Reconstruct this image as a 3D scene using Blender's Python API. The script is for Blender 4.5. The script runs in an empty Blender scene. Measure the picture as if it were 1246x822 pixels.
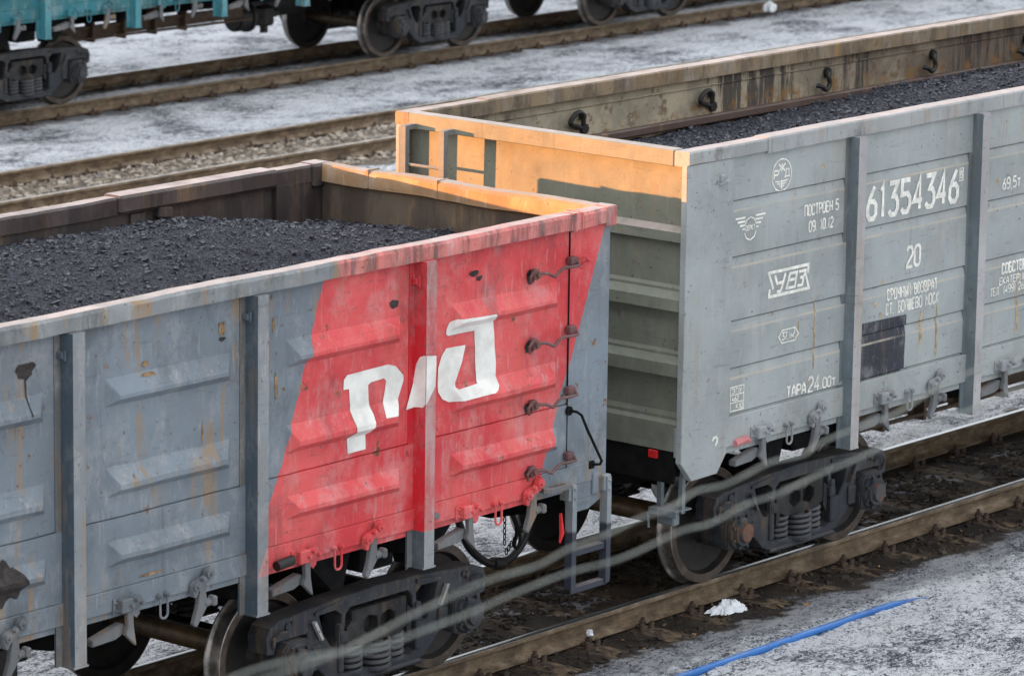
import bpy, bmesh, math, random
from mathutils import Vector, Matrix, noise
from mathutils.geometry import tessellate_polygon
R = math.radians
scene = bpy.context.scene
col = scene.collection
rnd = random.Random(7)

# ------------------------------------------------------------------ camera
cam_d = bpy.data.cameras.new('camera'); cam = bpy.data.objects.new('camera', cam_d); col.objects.link(cam)
yaw, pit, rol = R(39.6333), R(11.6687), R(0.8424)
fw = Vector((math.cos(yaw)*math.cos(pit), math.sin(yaw)*math.cos(pit), -math.sin(pit)))
rt = Vector((math.sin(yaw), -math.cos(yaw), 0)); up = rt.cross(fw)
rt2 = math.cos(rol)*rt + math.sin(rol)*up; up2 = -math.sin(rol)*rt + math.cos(rol)*up
m = Matrix((rt2, up2, -fw)).transposed().to_4x4(); m.translation = Vector((-24.32, -20.6722, 8.8033))
cam.matrix_world = m
cam_d.sensor_fit = 'HORIZONTAL'; cam_d.sensor_width = 36; cam_d.lens = 5129.33/1246*36
cam_d.clip_start = 0.5; cam_d.clip_end = 2000
cam_d.dof.use_dof = True; cam_d.dof.focus_distance = 32.0; cam_d.dof.aperture_fstop = 3.8
scene.camera = cam

# ------------------------------------------------------------------ light
SUN_EL, SUN_DIR = R(3.2), Vector((-1.0, 1.42, 0)).normalized()
w = bpy.data.worlds.new('World'); scene.world = w; w.use_nodes = True
wn = w.node_tree; bg = wn.nodes['Background']
sky = wn.nodes.new('ShaderNodeTexSky'); sky.sky_type = 'NISHITA'; sky.sun_disc = False
sky.sun_elevation = SUN_EL; sky.sun_rotation = math.atan2(SUN_DIR.x, SUN_DIR.y) % (2*math.pi)
sky.air_density = 1.0; sky.dust_density = 2.5; sky.ozone_density = 1.0
cl = wn.nodes.new('ShaderNodeMix'); cl.data_type = 'RGBA'      # thin high cloud evens out the sky
cl.inputs[0].default_value = .90; 
tc = wn.nodes.new('ShaderNodeTexCoord'); sx = wn.nodes.new('ShaderNodeSeparateXYZ'); wn.links.new(tc.outputs['Generated'], sx.inputs[0])
lum = wn.nodes.new('ShaderNodeMapRange'); wn.links.new(sx.outputs[2], lum.inputs[0])          # overcast sky: zenith three times the horizon
for i_, v_ in enumerate((0, 1, .62, 1.86)): lum.inputs[i_+1].default_value = v_
cv = wn.nodes.new('ShaderNodeVectorMath'); cv.operation = 'SCALE'; cv.inputs[0].default_value = (1.0, 1.03, 1.09); wn.links.new(lum.outputs[0], cv.inputs[3])
wn.links.new(cv.outputs[0], cl.inputs[7])
wn.links.new(sky.outputs[0], cl.inputs[6]); wn.links.new(cl.outputs[2], bg.inputs[0]); bg.inputs[1].default_value = 0.15
sun_d = bpy.data.lights.new('sun', 'SUN'); sun_d.energy = 2.0; sun_d.angle = R(0.5); sun_d.color = (.84, .315, .085)
sun = bpy.data.objects.new('sun', sun_d); col.objects.link(sun)
sdir = Vector((SUN_DIR.x*math.cos(SUN_EL), SUN_DIR.y*math.cos(SUN_EL), math.sin(SUN_EL)))
sun.rotation_euler = sdir.to_track_quat('Z', 'Y').to_euler(); sun.location = (-30, 40, 30)
vs = scene.view_settings; vs.view_transform = 'Standard'; vs.look = 'None'; vs.gamma = 1; vs.use_curve_mapping = False
vs.exposure = 2.92

# ------------------------------------------------------------------ node helper
class NT:
    def __init__(s, name):
        s.m = bpy.data.materials.new(name); s.m.use_nodes = True
        s.t = s.m.node_tree; s.b = s.t.nodes['Principled BSDF']
        s.co = s.t.nodes.new('ShaderNodeTexCoord').outputs['Object']
    def n(s, k): return s.t.nodes.new(k)
    def L(s, a, b): s.t.links.new(a, b)
    def put(s, sock, v):
        if hasattr(v, 'is_output') or isinstance(v, bpy.types.NodeSocket): s.L(v, sock)
        else: sock.default_value = v
    def map(s, sc=(1,1,1), loc=(0,0,0), src=None):
        n = s.n('ShaderNodeMapping'); n.inputs['Scale'].default_value = sc; n.inputs['Location'].default_value = loc
        s.L(src or s.co, n.inputs['Vector']); return n.outputs[0]
    def noise(s, scale, detail=4, rough=.55, vec=None, dist=0):
        n = s.n('ShaderNodeTexNoise'); n.inputs['Scale'].default_value = scale; n.inputs['Detail'].default_value = detail
        n.inputs['Roughness'].default_value = rough; n.inputs['Distortion'].default_value = dist
        s.L(vec or s.co, n.inputs['Vector']); return n.outputs[0]
    def vor(s, scale, vec=None, feat='F1'):
        n = s.n('ShaderNodeTexVoronoi'); n.inputs['Scale'].default_value = scale; n.feature = feat
        s.L(vec or s.co, n.inputs['Vector']); return n
    def step(s, v, a, b):       # smooth map a..b -> 0..1
        n = s.n('ShaderNodeMapRange'); n.interpolation_type = 'SMOOTHSTEP' if a < b else 'LINEAR'
        s.L(v, n.inputs[0]); n.inputs[1].default_value = a; n.inputs[2].default_value = b
        n.inputs[3].default_value = 0; n.inputs[4].default_value = 1; return n.outputs[0]
    def rng(s, v, a, b, c, d):
        n = s.n('ShaderNodeMapRange'); s.L(v, n.inputs[0])
        for i, x in enumerate((a, b, c, d)): n.inputs[i+1].default_value = x
        return n.outputs[0]
    def math(s, op, a, b=0.0, c=None):
        n = s.n('ShaderNodeMath'); n.operation = op; s.put(n.inputs[0], a); s.put(n.inputs[1], b)
        if c is not None: s.put(n.inputs[2], c)
        return n.outputs[0]
    def mix(s, f, a, b, mode='MIX'):
        n = s.n('ShaderNodeMix'); n.data_type = 'RGBA'; n.blend_type = mode; s.put(n.inputs[0], f)
        for i, v in ((6, a), (7, b)):
            if isinstance(v, bpy.types.NodeSocket): s.L(v, n.inputs[i])
            else: n.inputs[i].default_value = (*v, 1) if len(v) == 3 else v
        return n.outputs[2]
    def ramp(s, v, stops):
        n = s.n('ShaderNodeValToRGB'); e = n.color_ramp.elements
        while len(e) < len(stops): e.new(.5)
        for x, (p, c) in zip(e, stops): x.position = p; x.color = (*c, 1)
        s.L(v, n.inputs[0]); return n.outputs[0]
    def xyz(s):
        n = s.n('ShaderNodeSeparateXYZ'); s.L(s.co, n.inputs[0]); return n.outputs
    def up(s):                   # how far a face points upwards
        g = s.n('ShaderNodeNewGeometry'); n = s.n('ShaderNodeSeparateXYZ'); s.L(g.outputs['True Normal'], n.inputs[0]); return n.outputs[2]
    def bump(s, h, st, dist=.02):
        n = s.n('ShaderNodeBump'); n.inputs['Strength'].default_value = st; n.inputs['Distance'].default_value = dist
        s.L(h, n.inputs['Height']); s.L(n.outputs[0], s.b.inputs['Normal'])
    def out(s, c, rough=.6, metal=0, spec=.4):
        s.put(s.b.inputs['Base Color'], c if isinstance(c, bpy.types.NodeSocket) else (*c, 1))
        s.put(s.b.inputs['Roughness'], rough); s.put(s.b.inputs['Metallic'], metal); s.b.inputs['Specular IOR Level'].default_value = spec
        return s.m

def hsv(c, k): return tuple(min(1, x*k) for x in c)

RUST = (.26, .135, .06); RUST_D = (.10, .045, .025)
def paint(name, base, rust=.5, red=None, ledges=None, low=None, chalk=1.0, dust=0.0, dirt=.25, rough=.5, grime=0):
    t = NT(name); x, y, z = t.xyz()
    c = t.mix(t.step(t.noise(.9, 5, .6), .35, .68), hsv(base, .86), hsv(base, 1.13))
    if red:
        wob = t.rng(t.noise(9, 3), 0, 1, -.018, .018)
        l1 = t.math('MULTIPLY_ADD', z, .335, -3.17-3.24*.335); l2 = t.math('MULTIPLY_ADD', z, .487, -3.537-2.144*.487)
        lo = t.math('MINIMUM', l1, l2)
        if red == 'rim': lo = t.math('ADD', t.math('MULTIPLY', z, 0), -3.07)
        a = t.step(t.math('ADD', t.math('SUBTRACT', x, lo), wob), -.004, .004)
        if red != 'rim':
            hi = t.math('MULTIPLY_ADD', z, .405, -.049-3.259*.405)
            a = t.math('MULTIPLY', a, t.step(t.math('ADD', t.math('SUBTRACT', hi, x), wob), -.004, .004))
        if red in ('post', 'face'): a = t.math('MULTIPLY', a, t.step(z, 1.336, 1.344))
        a = t.math('MULTIPLY', a, t.step(t.math('MULTIPLY', y, -1), 1.0, 1.01))
        rb = t.mix(t.step(t.noise(1.3, 5, .62), .36, .66), (.60, .042, .052), (.74, .105, .105))
        rb = t.mix(t.math('MULTIPLY', t.step(t.noise(3.0, 10, .76, t.map((1, 1, .7))), .46, .66), .4), rb, (.78, .22, .20))
        if red == 'rim': rb = t.mix(t.step(t.noise(1, 6, .65, t.map((9, 9, 1.2), (4, 4, 4))), .42, .62), (.66, .20, .175), (.20, .08, .075))
        if red == 'post': rb = (.60, .018, .03)
        if red == 'face': rb = t.mix(t.step(t.noise(6, 7, .7, t.map((1, 1, .3))), .4, .62), (.52, .10, .10), (.50, .27, .26))
        c = t.mix(a, c, rb)
    # chalky weathering and grime
    c = t.mix(t.math('MULTIPLY', t.step(t.noise(4, 10, .75, t.map((1, 1, .6))), .48, .66), .30*chalk), c, (.47, .48, .47) if not red else (.52, .49, .47))
    c = t.mix(t.math('MULTIPLY', t.step(t.noise(2.2, 9, .74, t.map((1, 1, .55), (3, 1, 8))), .51, .68), dirt), c, (.07, .065, .06))
    # scuffs: thin scratches in two directions
    for k, sc_ in enumerate(((30, 30, 3), (4, 4, 34))):
        c = t.mix(t.math('MULTIPLY', t.step(t.noise(1, 5, .65, t.map(sc_, (k*7, 3, 1)), dist=.5), .60, .66), .28*(1 if k else chalk)), c, (.10, .09, .085) if k else (.50, .50, .49))
    # vertical run marks
    st = t.noise(1, 6, .6, t.map((11, 11, .7), (2, 5, 1)))
    c = t.mix(t.math('MULTIPLY', t.math('MULTIPLY', t.step(st, .52, .62), t.step(t.noise(1.2, 4), .45, .58)), t.math('MULTIPLY', t.math('SUBTRACT', 1, t.math('MULTIPLY', a, .8)), min(.9, .55*rust)) if red else min(.9, .55*rust)), c, (.33, .20, .085))
    st2 = t.noise(1, 6, .65, t.map((17, 17, .6), (9, 1, 4)))
    c = t.mix(t.math('MULTIPLY', t.step(st2, .60, .70), .45*dirt+.1), c, (.06, .055, .055))
    # rust spots
    sp = t.math('MULTIPLY', t.step(t.noise(6, 9, .68), .625, .67), t.step(t.noise(1.5, 3, .55, t.map((1,1,1),(7,3,2))), .45, .56))
    c = t.mix(t.math('MULTIPLY', sp, min(1, rust*1.2)), c, t.mix(t.step(t.noise(30, 4), .4, .6), RUST_D, RUST))
    pit = t.math('MULTIPLY', t.step(t.noise(24, 4, .6), .655, .69), .8)
    c = t.mix(pit, c, (.12, .08, .07))
    if grime:
        g = t.math('MULTIPLY', t.step(t.noise(1.5, 8, .7, t.map((3, 3, .9))), .42, .62), grime)
        c = t.mix(g, c, (.035, .028, .028))
    if ledges:
        acc = None
        for l in ledges:
            k = t.step(t.math('MULTIPLY', t.math('ABSOLUTE', t.math('SUBTRACT', z, l)), -1), -.013, -.004)
            acc = k if acc is None else t.math('MAXIMUM', acc, k)
        acc = t.math('MULTIPLY', acc, t.rng(t.noise(3, 5), .3, .65, .15, .85))
        c = t.mix(acc, c, (.52, .45, .36))
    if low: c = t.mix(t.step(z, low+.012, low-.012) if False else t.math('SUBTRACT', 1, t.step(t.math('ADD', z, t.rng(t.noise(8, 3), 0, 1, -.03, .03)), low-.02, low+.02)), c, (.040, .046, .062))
    if dust:
        d = t.math('MULTIPLY', t.step(t.up(), .8, .95), t.rng(t.noise(2.5, 7, .7), .35, .62, .35*dust, dust))
        c = t.mix(d, c, t.mix(t.noise(12, 5), (.34, .29, .27), (.64, .56, .53)))
    t.bump(t.math('ADD', t.noise(5, 4), t.math('MULTIPLY', t.noise(60, 3), .12)), .22, .02)
    return t.out(c, t.rng(t.noise(4, 5), .3, .7, rough-.1, rough+.2))

def plain(name, c, rough=.6, metal=0, var=.2, sc=8, spec=.4, bmp=.1):
    t = NT(name); n = t.noise(sc, 6, .62)
    cc = t.mix(t.step(n, .35, .65), hsv(c, 1-var), hsv(c, 1+var)); t.bump(n, bmp, .02)
    return t.out(cc, rough, metal, spec)
GREY_A, GREY_B = (.185, .222, .255), (.335, .365, .362)
LEDGES = [3.185, 2.74, 2.233, 1.855]
M = {}
M['a_panel'] = paint('blue grey wagon paint', GREY_A, rust=1.1, red='panel', dirt=.45, chalk=.9)
M['a_post'] = paint('post paint', chalk=.5, base=(.065, .092, .118), rust=.5, red='post', dirt=.3, dust=.3)
M['a_face'] = paint('worn post front paint', (.255, .275, .29), rust=.8, red='face', dirt=.35)
M['b_face'] = paint('worn pale post front', (.40, .385, .385), rust=.4, dirt=.3)
M['t_face'] = paint('worn teal post front', (.08, .28, .32), rust=.8, dirt=.4)
M['seam'] = paint('rust stained seam paint', (.15, .15, .145), rust=2.2, red='post', dirt=.4)
M['a_rim'] = paint('top rail paint', (.25, .27, .275), rust=1.4, red='rim', dirt=.55, dust=.95)
M['b_panel'] = paint('light grey wagon paint', GREY_B, rust=.35, ledges=LEDGES, dirt=.15)
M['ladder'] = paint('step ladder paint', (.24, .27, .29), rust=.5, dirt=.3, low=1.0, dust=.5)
M['b_plain'] = paint('light grey sheet paint', GREY_B, rust=.35, dirt=.2)
M['b_post'] = paint('light grey post paint', chalk=.6, base=(.15, .185, .20), rust=.3, dirt=.3, dust=.5)
M['b_rim'] = paint('pale rail paint', (.33, .34, .34), rust=.7, dirt=.7, dust=.95)
M['b_rim_far'] = paint('ochre stained top rail', (.27, .205, .13), rust=1.6, dirt=.7, dust=.95, grime=.5)
M['b_end'] = paint('olive grey end paint', chalk=.4, base=(.215, .228, .18), rust=.35, dirt=.3, dust=.9)
M['lock'] = paint('lock iron', chalk=.4, base= (.15, .155, .16), rust=.9, dirt=.5, dust=.3)
M['lock_a'] = paint('lock iron red', (.15, .165, .18), rust=.6, red='panel', dirt=.4)
M['dark'] = plain('shade deepened underframe steel', (.006, .006, .006), .8, var=.5, spec=.2)  # near black base puts the deep underside shade into the colour
M['bogie_in'] = paint('shade deepened sooty bolster casting', chalk=.1, base=(.013, .013, .014), rust=.3, dirt=.5, rough=.6)  # darker copy of the bogie casting, paints the shade of the recess
M['clip'] = paint('worn white clip', chalk=.3, base=(.42, .42, .40), rust=.4, dirt=.5)
M['bogie'] = paint('shade deepened sooty bogie casting', chalk=.22, base=(.023, .027, .034), rust=.35, dirt=.5, rough=.45, dust=.22)  # base lowered to put the shade below the wagon into the colour
M['spring'] = paint('spring steel', chalk=.12, base=(.062, .068, .078), rust=.4, dirt=.3, rough=.4, dust=.25)
M['teal'] = paint('teal wagon paint', (.028, .185, .22), rust=.7, dirt=.5)
M['teal_post'] = paint('teal post paint', (.04, .24, .29), rust=.5, dirt=.5)
M['a_inside'] = paint('sooty inside steel', chalk=.12, base=(.075, .058, .052), rust=.5, dirt=.6, grime=.85)
M['a_inside_end'] = paint('brown inside steel', chalk=.12, base=(.15, .115, .085), rust=.6, dirt=.5, grime=.55)
M['a_end_rim'] = paint('rusty tan end rail paint', (.36, .225, .12), rust=.9, dirt=.3, dust=.6)
def b_inside_mat():
    t = NT('stained inside steel'); x, y, z = t.xyz()
    c = t.mix(t.step(t.noise(2.2, 7, .7), .38, .62), (.27, .245, .185), (.43, .375, .275))
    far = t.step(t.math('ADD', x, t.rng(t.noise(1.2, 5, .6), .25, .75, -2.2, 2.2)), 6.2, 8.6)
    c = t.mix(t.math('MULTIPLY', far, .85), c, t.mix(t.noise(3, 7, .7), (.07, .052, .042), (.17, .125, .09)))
    run = t.math('MULTIPLY', t.step(t.noise(1, 7, .7, t.map((9, 9, .9))), .47, .58), t.step(t.noise(.75, 3, .5, t.map((1, 1, .3), (2.6, 0, 0))), .44, .56))
    c = t.mix(t.math('MULTIPLY', run, .9), c, (.040, .036, .036))
    r2 = t.math('MULTIPLY', t.step(t.noise(5, 9, .72, t.map((1, 1, .8))), .49, .58), t.math('SUBTRACT', 1, t.step(t.math('ADD', z, t.rng(t.noise(2, 4), .3, .7, -.08, .08)), 3.30, 3.44)))
    c = t.mix(t.math('MULTIPLY', r2, .85), c, (.24, .125, .04))
    c = t.mix(t.math('MULTIPLY', t.step(t.noise(7, 8, .7), .56, .62), .7), c, (.13, .075, .045))
    t.bump(t.noise(30, 5), .3, .01)
    return t.out(c, .75)
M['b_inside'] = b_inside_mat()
M['b_rib'] = paint('rusty inside rib', chalk=.12, base=(.10, .065, .052), rust=.8, dirt=.4)
M['white'] = plain('white lettering paint', (.78, .77, .72), .6, var=.13, sc=5)
M['white_s'] = plain('stencil paint', (.80, .79, .72), .6, var=.16, sc=18)
M['patch'] = paint('black patch paint', (.024, .027, .040), rust=.3, ledges=[1.855], dirt=.1)
M['pink'] = plain('faded red paint', (.55, .20, .20), .6)
M['redmark'] = plain('red marker paint', (.62, .02, .02), .4)
M['rubber'] = plain('black rubber', (.018, .017, .016), .55)
def hose_mat():
    t = NT('blue plastic'); n = t.noise(7, 6, .7)
    c = t.mix(t.step(t.noise(1.2, 5, .6), .35, .65), (.008, .085, .31), (.02, .15, .46))
    c = t.mix(t.math('MULTIPLY', t.step(t.up(), .55, .95), t.rng(n, .35, .65, .05, .5)), c, (.30, .42, .62))  # pale blue on upward faces paints the highlight along the top
    c = t.mix(t.step(t.noise(14, 6, .7), .60, .66), c, (.06, .06, .07))
    t.bump(n, .15, .01); return t.out(c, .4)
M['blue'] = hose_mat()
M['bag'] = plain('white plastic film', (.78, .80, .83), .45, var=.08)
M['stained'] = plain('yellow stained bag', (.62, .58, .46), .6)
M['wire'] = plain('weathered wire', (.20, .22, .20), .6)
M['rodtan'] = plain('rusty brown channel', (.085, .055, .035), .7)
def rail_mat():
    t = NT('rusty rail steel'); n = t.noise(1, 9, .75, t.map((5, 9, 11)))
    c = t.ramp(n, [(.3, (.05, .033, .023)), (.5, (.165, .115, .07)), (.7, (.33, .26, .185))])
    c = t.mix(t.math('MULTIPLY', t.step(t.noise(3, 6, .7), .5, .7), .6), c, (.06, .045, .035))
    t.bump(n, .3, .01); return t.out(c, .7)
def steel_mat():
    t = NT('polished running steel'); n = t.noise(1, 5, .6, t.map((.6, 60, 4)))
    return t.out(t.mix(n, (.55, .55, .56), (.80, .80, .80)), t.rng(n, .3, .7, .22, .42), 1.0)
M['rail'] = rail_mat(); M['steel'] = steel_mat()
M['worn_steel'] = plain('browned rail head', (.50, .45, .40), .38, .75, var=.3, sc=4)
M['wood'] = (lambda t: t.out(t.ramp(t.noise(1, 8, .72, t.map((26, 5, 20))), [(.36, (.022, .016, .012)), (.5, (.075, .051, .033)), (.58, (.15, .105, .063)), (.7, (.33, .235, .13))]), .85))(NT('tarred sleeper wood'))
M['plate'] = plain('rusty fastening', (.075, .05, .036), .75, var=.5, sc=20)
def wheel_mat():
    t = NT('wheel disc'); n = t.noise(7, 6, .65)
    c = t.ramp(n, [(.3, (.014, .013, .013)), (.6, (.034, .029, .026)), (.8, (.07, .054, .042))]); t.bump(n, .15, .01)
    return t.out(c, .5)
M['wheel'] = wheel_mat(); M['axle'] = plain('greasy axle', (.055, .040, .022), .5, .1, var=.5)
def cap_mat_():
    t = NT('blotched bearing cap'); n = t.noise(9, 6, .65)
    return t.out(t.ramp(n, [(.36, (.045, .055, .07)), (.50, (.075, .07, .07)), (.57, (.13, .062, .04)), (.7, (.19, .092, .055))]), .6)
M['cap_rust'] = cap_mat_()
M['cap'] = plain('sooty bearing cap', (.05, .05, .055), .45, var=.4, sc=14)
M['tread'] = plain('worn wheel tread', (.30, .28, .26), .38, .85, var=.4, sc=9)
M['wheel_rim'] = plain('brown worn wheel rim', (.095, .072, .058), .6, .1, var=.35, sc=9)
def coal_mat(name, a, b, tint):
    t = NT(name); v = t.vor(34); n = t.noise(5, 6, .7)
    c = t.mix(t.step(n, .35, .65), a, b)
    c = t.mix(t.math('MULTIPLY', t.step(t.noise(1.1, 5, .65), .5, .68), .5), c, tint)
    t.bump(t.math('ADD', t.noise(90, 4, .7), t.math('MULTIPLY', n, .8)), .5, .012)
    return t.out(c, t.rng(t.noise(50, 2), .3, .7, .55, .85), 0, .22)
M['coal'] = coal_mat('coal', (.023, .025, .034), (.042, .045, .060), (.060, .056, .060))
def lump_mat():
    t = NT('coal lump'); n = t.noise(38, 2, .5)
    c = t.ramp(n, [(.34, (.019, .020, .026)), (.5, (.038, .040, .052)), (.62, (.085, .086, .10)), (.72, (.17, .165, .17))])  # palest tones paint small glints of light into the coal
    return t.out(c, .5, 0, .3)
M['lump'] = lump_mat()
def ground_mat():
    t = NT('trackside ground'); x, y, z = t.xyz()
    wob = t.math('ADD', t.rng(t.noise(1.1, 6, .65), .25, .75, -.32, .32), t.rng(t.noise(9, 5, .7), .25, .75, -.13, .13))
    yy = t.math('ADD', y, wob)
    def band(lo, hi, s):
        return t.math('MULTIPLY', t.step(yy, lo-s, lo+s), t.math('SUBTRACT', 1, t.step(yy, hi-s, hi+s)))
    # old granular snow: white crust, grey melt, black grit
    n1 = t.noise(1.3, 9, .72, t.map((.8, 1.25, 1))); n2 = t.noise(11, 8, .75, t.map((.75, 1.3, 1)), dist=.6); n3 = t.noise(34, 5, .7)
    n4 = t.noise(.6, 5, .65); n5 = t.noise(48, 5, .75, t.map((.8, 1.2, 1)), dist=.4)
    body = t.math('ADD', t.math('MULTIPLY', n2, .48), t.math('MULTIPLY', n5, .52))
    body = t.math('ADD', body, t.rng(t.math('ADD', t.math('MULTIPLY', n1, .6), t.math('MULTIPLY', n4, .4)), .38, .62, -.085, .075))
    snow = t.ramp(body, [(.405, (.06, .062, .072)), (.44, (.20, .21, .245)), (.465, (.52, .54, .59)), (.51, (.90, .915, .95))])
    grit = t.math('MULTIPLY', t.step(t.noise(26, 8, .8, dist=.5), .545, .60), .85)
    snow = t.mix(grit, snow, (.045, .045, .055))
    edge = t.math('MULTIPLY', t.math('SUBTRACT', 1, t.step(t.math('ABSOLUTE', t.math('ADD', yy, 1.55)), .1, .45)), .55)
    snow = t.mix(edge, snow, (.075, .072, .08))
    mud = t.ramp(t.noise(3, 9, .75), [(.32, (.016, .012, .010)), (.5, (.040, .029, .021)), (.66, (.085, .06, .038)), (.8, (.17, .12, .075))])
    isn = t.math('MULTIPLY', t.step(t.noise(1.7, 6, .65, t.map((1, 1.4, 1), (5, 2, 0))), .54, .60), t.step(y, -.62, -.5))
    isn = t.math('MULTIPLY', isn, t.math('SUBTRACT', 1, t.step(y, .35, .5)))
    mud = t.mix(isn, mud, t.mix(t.noise(14, 6, .7), (.10, .10, .115), (.50, .51, .55)))
    grav = t.ramp(t.noise(16, 7, .7), [(.3, (.07, .055, .045)), (.5, (.20, .165, .125)), (.7, (.36, .31, .25))])
    c = t.mix(band(-1.42, 1.15, .09), snow, mud)
    c = t.mix(t.math('MULTIPLY', band(21.15, 21.75, .1), .7), c, (.09, .08, .08))
    c = t.mix(t.math('MULTIPLY', band(22.7, 23.15, .14), .9), c, (.035, .03, .03))
    c = t.mix(t.math('MULTIPLY', band(17.75, 18.25, .12), .8), c, (.06, .06, .07))
    c = t.mix(band(15.75, 17.75, .1), c, grav)
    h = t.math('ADD', t.math('MULTIPLY', n2, 1.0), t.math('MULTIPLY', n3, .5))
    t.bump(t.math('ADD', h, t.math('MULTIPLY', n5, .35)), .9, .08)
    return t.out(c, .78, 0, .35)
M['ground'] = ground_mat()
M['stone'] = (lambda t: t.out(t.ramp(t.noise(2.4, 2, .5), [(.3, (.10, .08, .065)), (.45, (.27, .225, .175)), (.6, (.40, .35, .29)), (.75, (.17, .13, .10))]), .8))(NT('crushed stone'))
M['clod'] = (lambda t: t.out(t.ramp(t.noise(3, 4, .6), [(.3, (.014, .011, .009)), (.55, (.038, .028, .020)), (.7, (.085, .06, .038))]), .75))(NT('oily soil clods'))
M['chip'] = plain('bark chips', (.20, .12, .055), .8, var=.5, sc=5)

# ------------------------------------------------------------------ mesh helper
class MB:
    def __init__(s): s.bm = bmesh.new()
    def _merge(s, b, mi=0):
        vm = {v: s.bm.verts.new(v.co) for v in b.verts}
        for f in b.faces:
            try:
                nf = s.bm.faces.new([vm[v] for v in f.verts]); nf.material_index = mi
            except ValueError: pass
        b.free(); return s
    def box(s, x0, x1, y0, y1, z0, z1, bev=0, mi=0, rot=None):
        b = bmesh.new(); bmesh.ops.create_cube(b, size=1)
        for v in b.verts: v.co = Vector(((x0+x1)/2+v.co.x*(x1-x0), (y0+y1)/2+v.co.y*(y1-y0), (z0+z1)/2+v.co.z*(z1-z0)))
        if bev: bmesh.ops.bevel(b, geom=list(b.edges), offset=bev, segments=1, affect='EDGES')
        if rot:
            c = Vector(((x0+x1)/2, (y0+y1)/2, (z0+z1)/2)); bmesh.ops.rotate(b, cent=c, matrix=Matrix.Rotation(rot[0], 3, rot[1]), verts=b.verts)
        return s._merge(b, mi)
    def prism(s, poly, y0, y1, holes=(), bev=0, axis='Y', mi=0):   # polygon in XZ pushed along Y (or in YZ along X, XY along Z)
        def P(p, d): return {'Y': (p[0], d, p[1]), 'X': (d, p[0], p[1]), 'Z': (p[0], p[1], d)}[axis]
        b = bmesh.new(); loops = [list(poly)] + [list(h) for h in holes]
        flat = [p for l in loops for p in l]
        a = [b.verts.new(P(p, y0)) for p in flat]; c = [b.verts.new(P(p, y1)) for p in flat]
        for tri in tessellate_polygon([[Vector((p[0], p[1], 0)) for p in l] for l in loops]):
            try: b.faces.new([a[i] for i in tri]); b.faces.new([c[i] for i in reversed(tri)])
            except ValueError: pass
        k = 0
        for l in loops:
            n = len(l)
            for i in range(n):
                j = (i+1) % n
                b.faces.new((a[k+i], a[k+j], c[k+j], c[k+i]))
            k += n
        bmesh.ops.recalc_face_normals(b, faces=b.faces)
        if bev:
            bmesh.ops.dissolve_limit(b, angle_limit=.01, verts=b.verts, edges=b.edges)
            es = [e for e in b.edges if len(e.link_faces) == 2 and e.calc_face_angle() > .9]
            bmesh.ops.bevel(b, geom=es, offset=bev, segments=2, affect='EDGES', clamp_overlap=True)
        return s._merge(b, mi)
    def cyl(s, p0, p1, r0, r1=None, seg=16, mi=0, cap=True):
        r1 = r0 if r1 is None else r1; p0, p1 = Vector(p0), Vector(p1); d = (p1-p0).normalized()
        u = d.orthogonal().normalized(); v = d.cross(u)
        A = [s.bm.verts.new(p0+r0*(math.cos(t)*u+math.sin(t)*v)) for t in [2*math.pi*i/seg for i in range(seg)]]
        B = [s.bm.verts.new(p1+r1*(math.cos(t)*u+math.sin(t)*v)) for t in [2*math.pi*i/seg for i in range(seg)]]
        for i in range(seg):
            f = s.bm.faces.new((A[i], A[(i+1) % seg], B[(i+1) % seg], B[i])); f.material_index = mi
        if cap:
            s.bm.faces.new(A[::-1]).material_index = mi; s.bm.faces.new(B).material_index = mi
        return s
    def tube(s, pts, r, seg=8, mi=0):
        pts = [Vector(p) for p in pts]; rs = r if isinstance(r, (list, tuple)) else [r]*len(pts); prev = None; ref = None
        for i, p in enumerate(pts):
            d = ((pts[min(i+1, len(pts)-1)]-p).normalized() + (p-pts[max(i-1, 0)]).normalized())
            d = d.normalized() if d.length > 1e-6 else Vector((1, 0, 0))
            if ref is None: ref = d.orthogonal().normalized()
            ref = (ref - d*ref.dot(d)).normalized(); v = d.cross(ref)
            ring = [s.bm.verts.new(p+rs[i]*(math.cos(t)*ref+math.sin(t)*v)) for t in [2*math.pi*k/seg for k in range(seg)]]
            if prev:
                for k in range(seg): s.bm.faces.new((prev[k], prev[(k+1) % seg], ring[(k+1) % seg], ring[k])).material_index = mi
            else: s.bm.faces.new(ring[::-1]).material_index = mi
            prev = ring
        s.bm.faces.new(prev).material_index = mi; return s
    def lathe(s, prof, c=(0, 0, 0), seg=56, mis=None):    # profile (y, r) turned about the Y axis
        rings = []
        for (y, r) in prof:
            rings.append([s.bm.verts.new((c[0]+r*math.cos(2*math.pi*i/seg), c[1]+y, c[2]+r*math.sin(2*math.pi*i/seg))) for i in range(seg)])
        for j in range(len(prof)-1):
            for i in range(seg):
                f = s.bm.faces.new((rings[j][i], rings[j][(i+1) % seg], rings[j+1][(i+1) % seg], rings[j+1][i]))
                if mis: f.material_index = mis[j]
        s.bm.faces.new(rings[0]); s.bm.faces.new(rings[-1][::-1]); return s
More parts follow.
